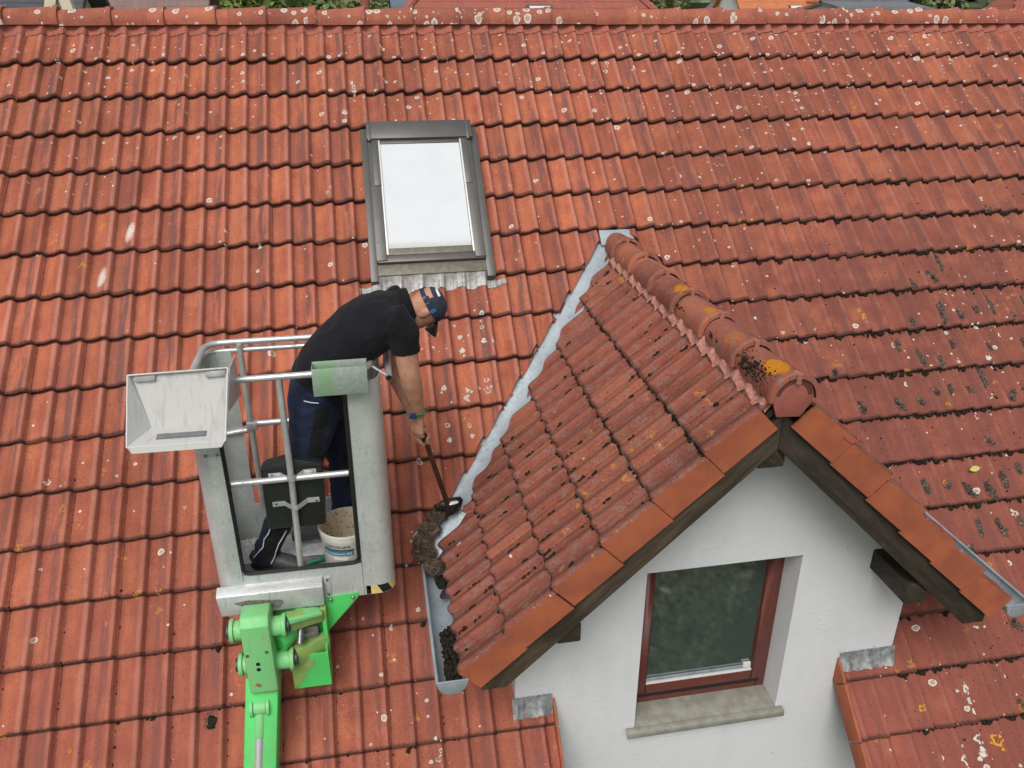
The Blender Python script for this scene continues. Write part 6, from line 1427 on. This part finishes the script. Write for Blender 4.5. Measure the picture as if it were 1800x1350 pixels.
for px_ in (1523, 1535):
    a = at(px_, 6, 39.5); b = MB(); b.box((a.x - .17, a.y - .17, a.z - 1.2), (a.x + .17, a.y + .17, a.z + .05)); t_ = empty('chimney_stack', (a.x, a.y, a.z - 1.2)); props(t_, ('dark chimney stack with silver cap, left one of the pair' if px_ == 1523 else 'dark chimney stack with silver cap, right one of the pair'), 'chimney', 'chimney stacks on the maroon roof'); part('stack', b, simple('dark_chimney', (0.05, 0.048, 0.05), .6), t_)
    b = MB(); b.tube([(a.x, a.y, a.z + .06), (a.x, a.y, a.z + .16), (a.x, a.y, a.z + .24)], [.11, .13, .04], 12); part('cap', b, M_CHROME, t_)
P = at(1545, 11, 28); house('low dark grey shed roof below the maroon house', P.x + .5, 28 + 2, 4.0, 4, P.z + .25, R_(9), 0, M_GREYR, M_WHITEW, over=.2)
P = at(1800, -10, 24); house('red roofed house at the far right edge', P.x + 1.0, 25, 4.6, 5, at(1800, -30, 25).z, R_(45), R_(0), M_REDR, M_WHITEW, hip=2.3, tiles=.34)
# trees
for k, (px_, Y, h, r, mat, lab) in enumerate(((365, 26, 8.6, 1.0, M_LEAFR, 'bright green slim tree right of the brown roof'), (440, 30, 10.2, 1.6, M_LEAFR, 'fresh green bushy tree behind the fourth ridge cap'), (515, 36, 10.5, 2.3, M_LEAFA, 'rounded mid green tree left of the pale willow'), (600, 38, 11.0, 2.6, M_LEAFB, 'pale olive willow like tree above the ridge middle left'), (680, 60, 11, 2.4, M_LEAFA, 'dark green tree by the blue grey roof'), (1160, 58, 9.0, 2.3, M_LEAFB, 'yellowish green tree between red hip roof and grey pyramid'), (1325, 85, 10, 3, M_LEAFA, 'green tree left of the orange house'), (1590, 62, 9.5, 1.7, M_LEAFR, 'light green bush beside the maroon roof'), (1650, 75, 9.0, 3.2, M_LEAFB, 'wide olive tree right of the grey shed'))):
    P = at(px_, 5, Y); tree(P.x, Y, max(4, P.z + 1.6 - ground_z(P.x, Y)), r, lab, mat, 'broad', 40 + k, 2200, .17 + Y * .002)
for k, (px_, Y, r, lab) in enumerate(((1606, 58, 1.1, 'dark twin conifer left of the pointed spruce'), (1617, 59, 1.0, 'second dark conifer of the pair by the maroon roof'), (1686, 66, 1.0, 'lone pointed dark spruce near the far right'))):
    P = at(px_, -2 if k == 2 else -10, Y); tree(P.x, Y, P.z + .3 - ground_z(P.x, Y), r, lab, M_LEAFC, 'conifer', 70 + k, 1800, .2)
# far wood on the hill
M_WOODF = leaf_mat('far_wood_foliage', (0.085, 0.115, 0.065), (0.17, 0.185, 0.11))
b = MB(); rn = random.Random(77)
for k in range(1500):
    y = rn.uniform(105, 420); x = rn.uniform(-.62, 1.05) * (y + 20) + 10; r = rn.uniform(2.0, 4.2) * (.8 + y / 900); b.ball((x, y, ground_z(x, y) + r * .8), r, rn.random() * 90, 1.0, 2, (1, 1, rn.uniform(1.0, 1.6)))
o = part('far_wood', b, M_WOODF, None, smooth=False, auto=30); props(o, 'wooded hillside beyond the village', 'wood', kind='stuff')
# garden trees below the dormer (mirrored in its window)
for k, (x, y, h, r) in enumerate(((5.2, -7.6, 3.6, 1.3), (6.6, -8.9, 3.2, 1.5), (4.4, -9.6, 3.0, 1.4), (6.3, -11.5, 5.0, 2.2))):
    tree(x, y, h, r, ('garden tree nearest the lift, mirrored in the dormer window', 'tall garden tree straight in front of the dormer', 'short garden tree to the side of the dormer', 'rear garden tree beyond the others')[k], (M_LEAFW, M_LEAFC, M_LEAFR, M_LEAFW)[k], 'broad', 90 + k, (3500, 3500, 3500, 3500)[k], .06, 'garden trees in front of the house')
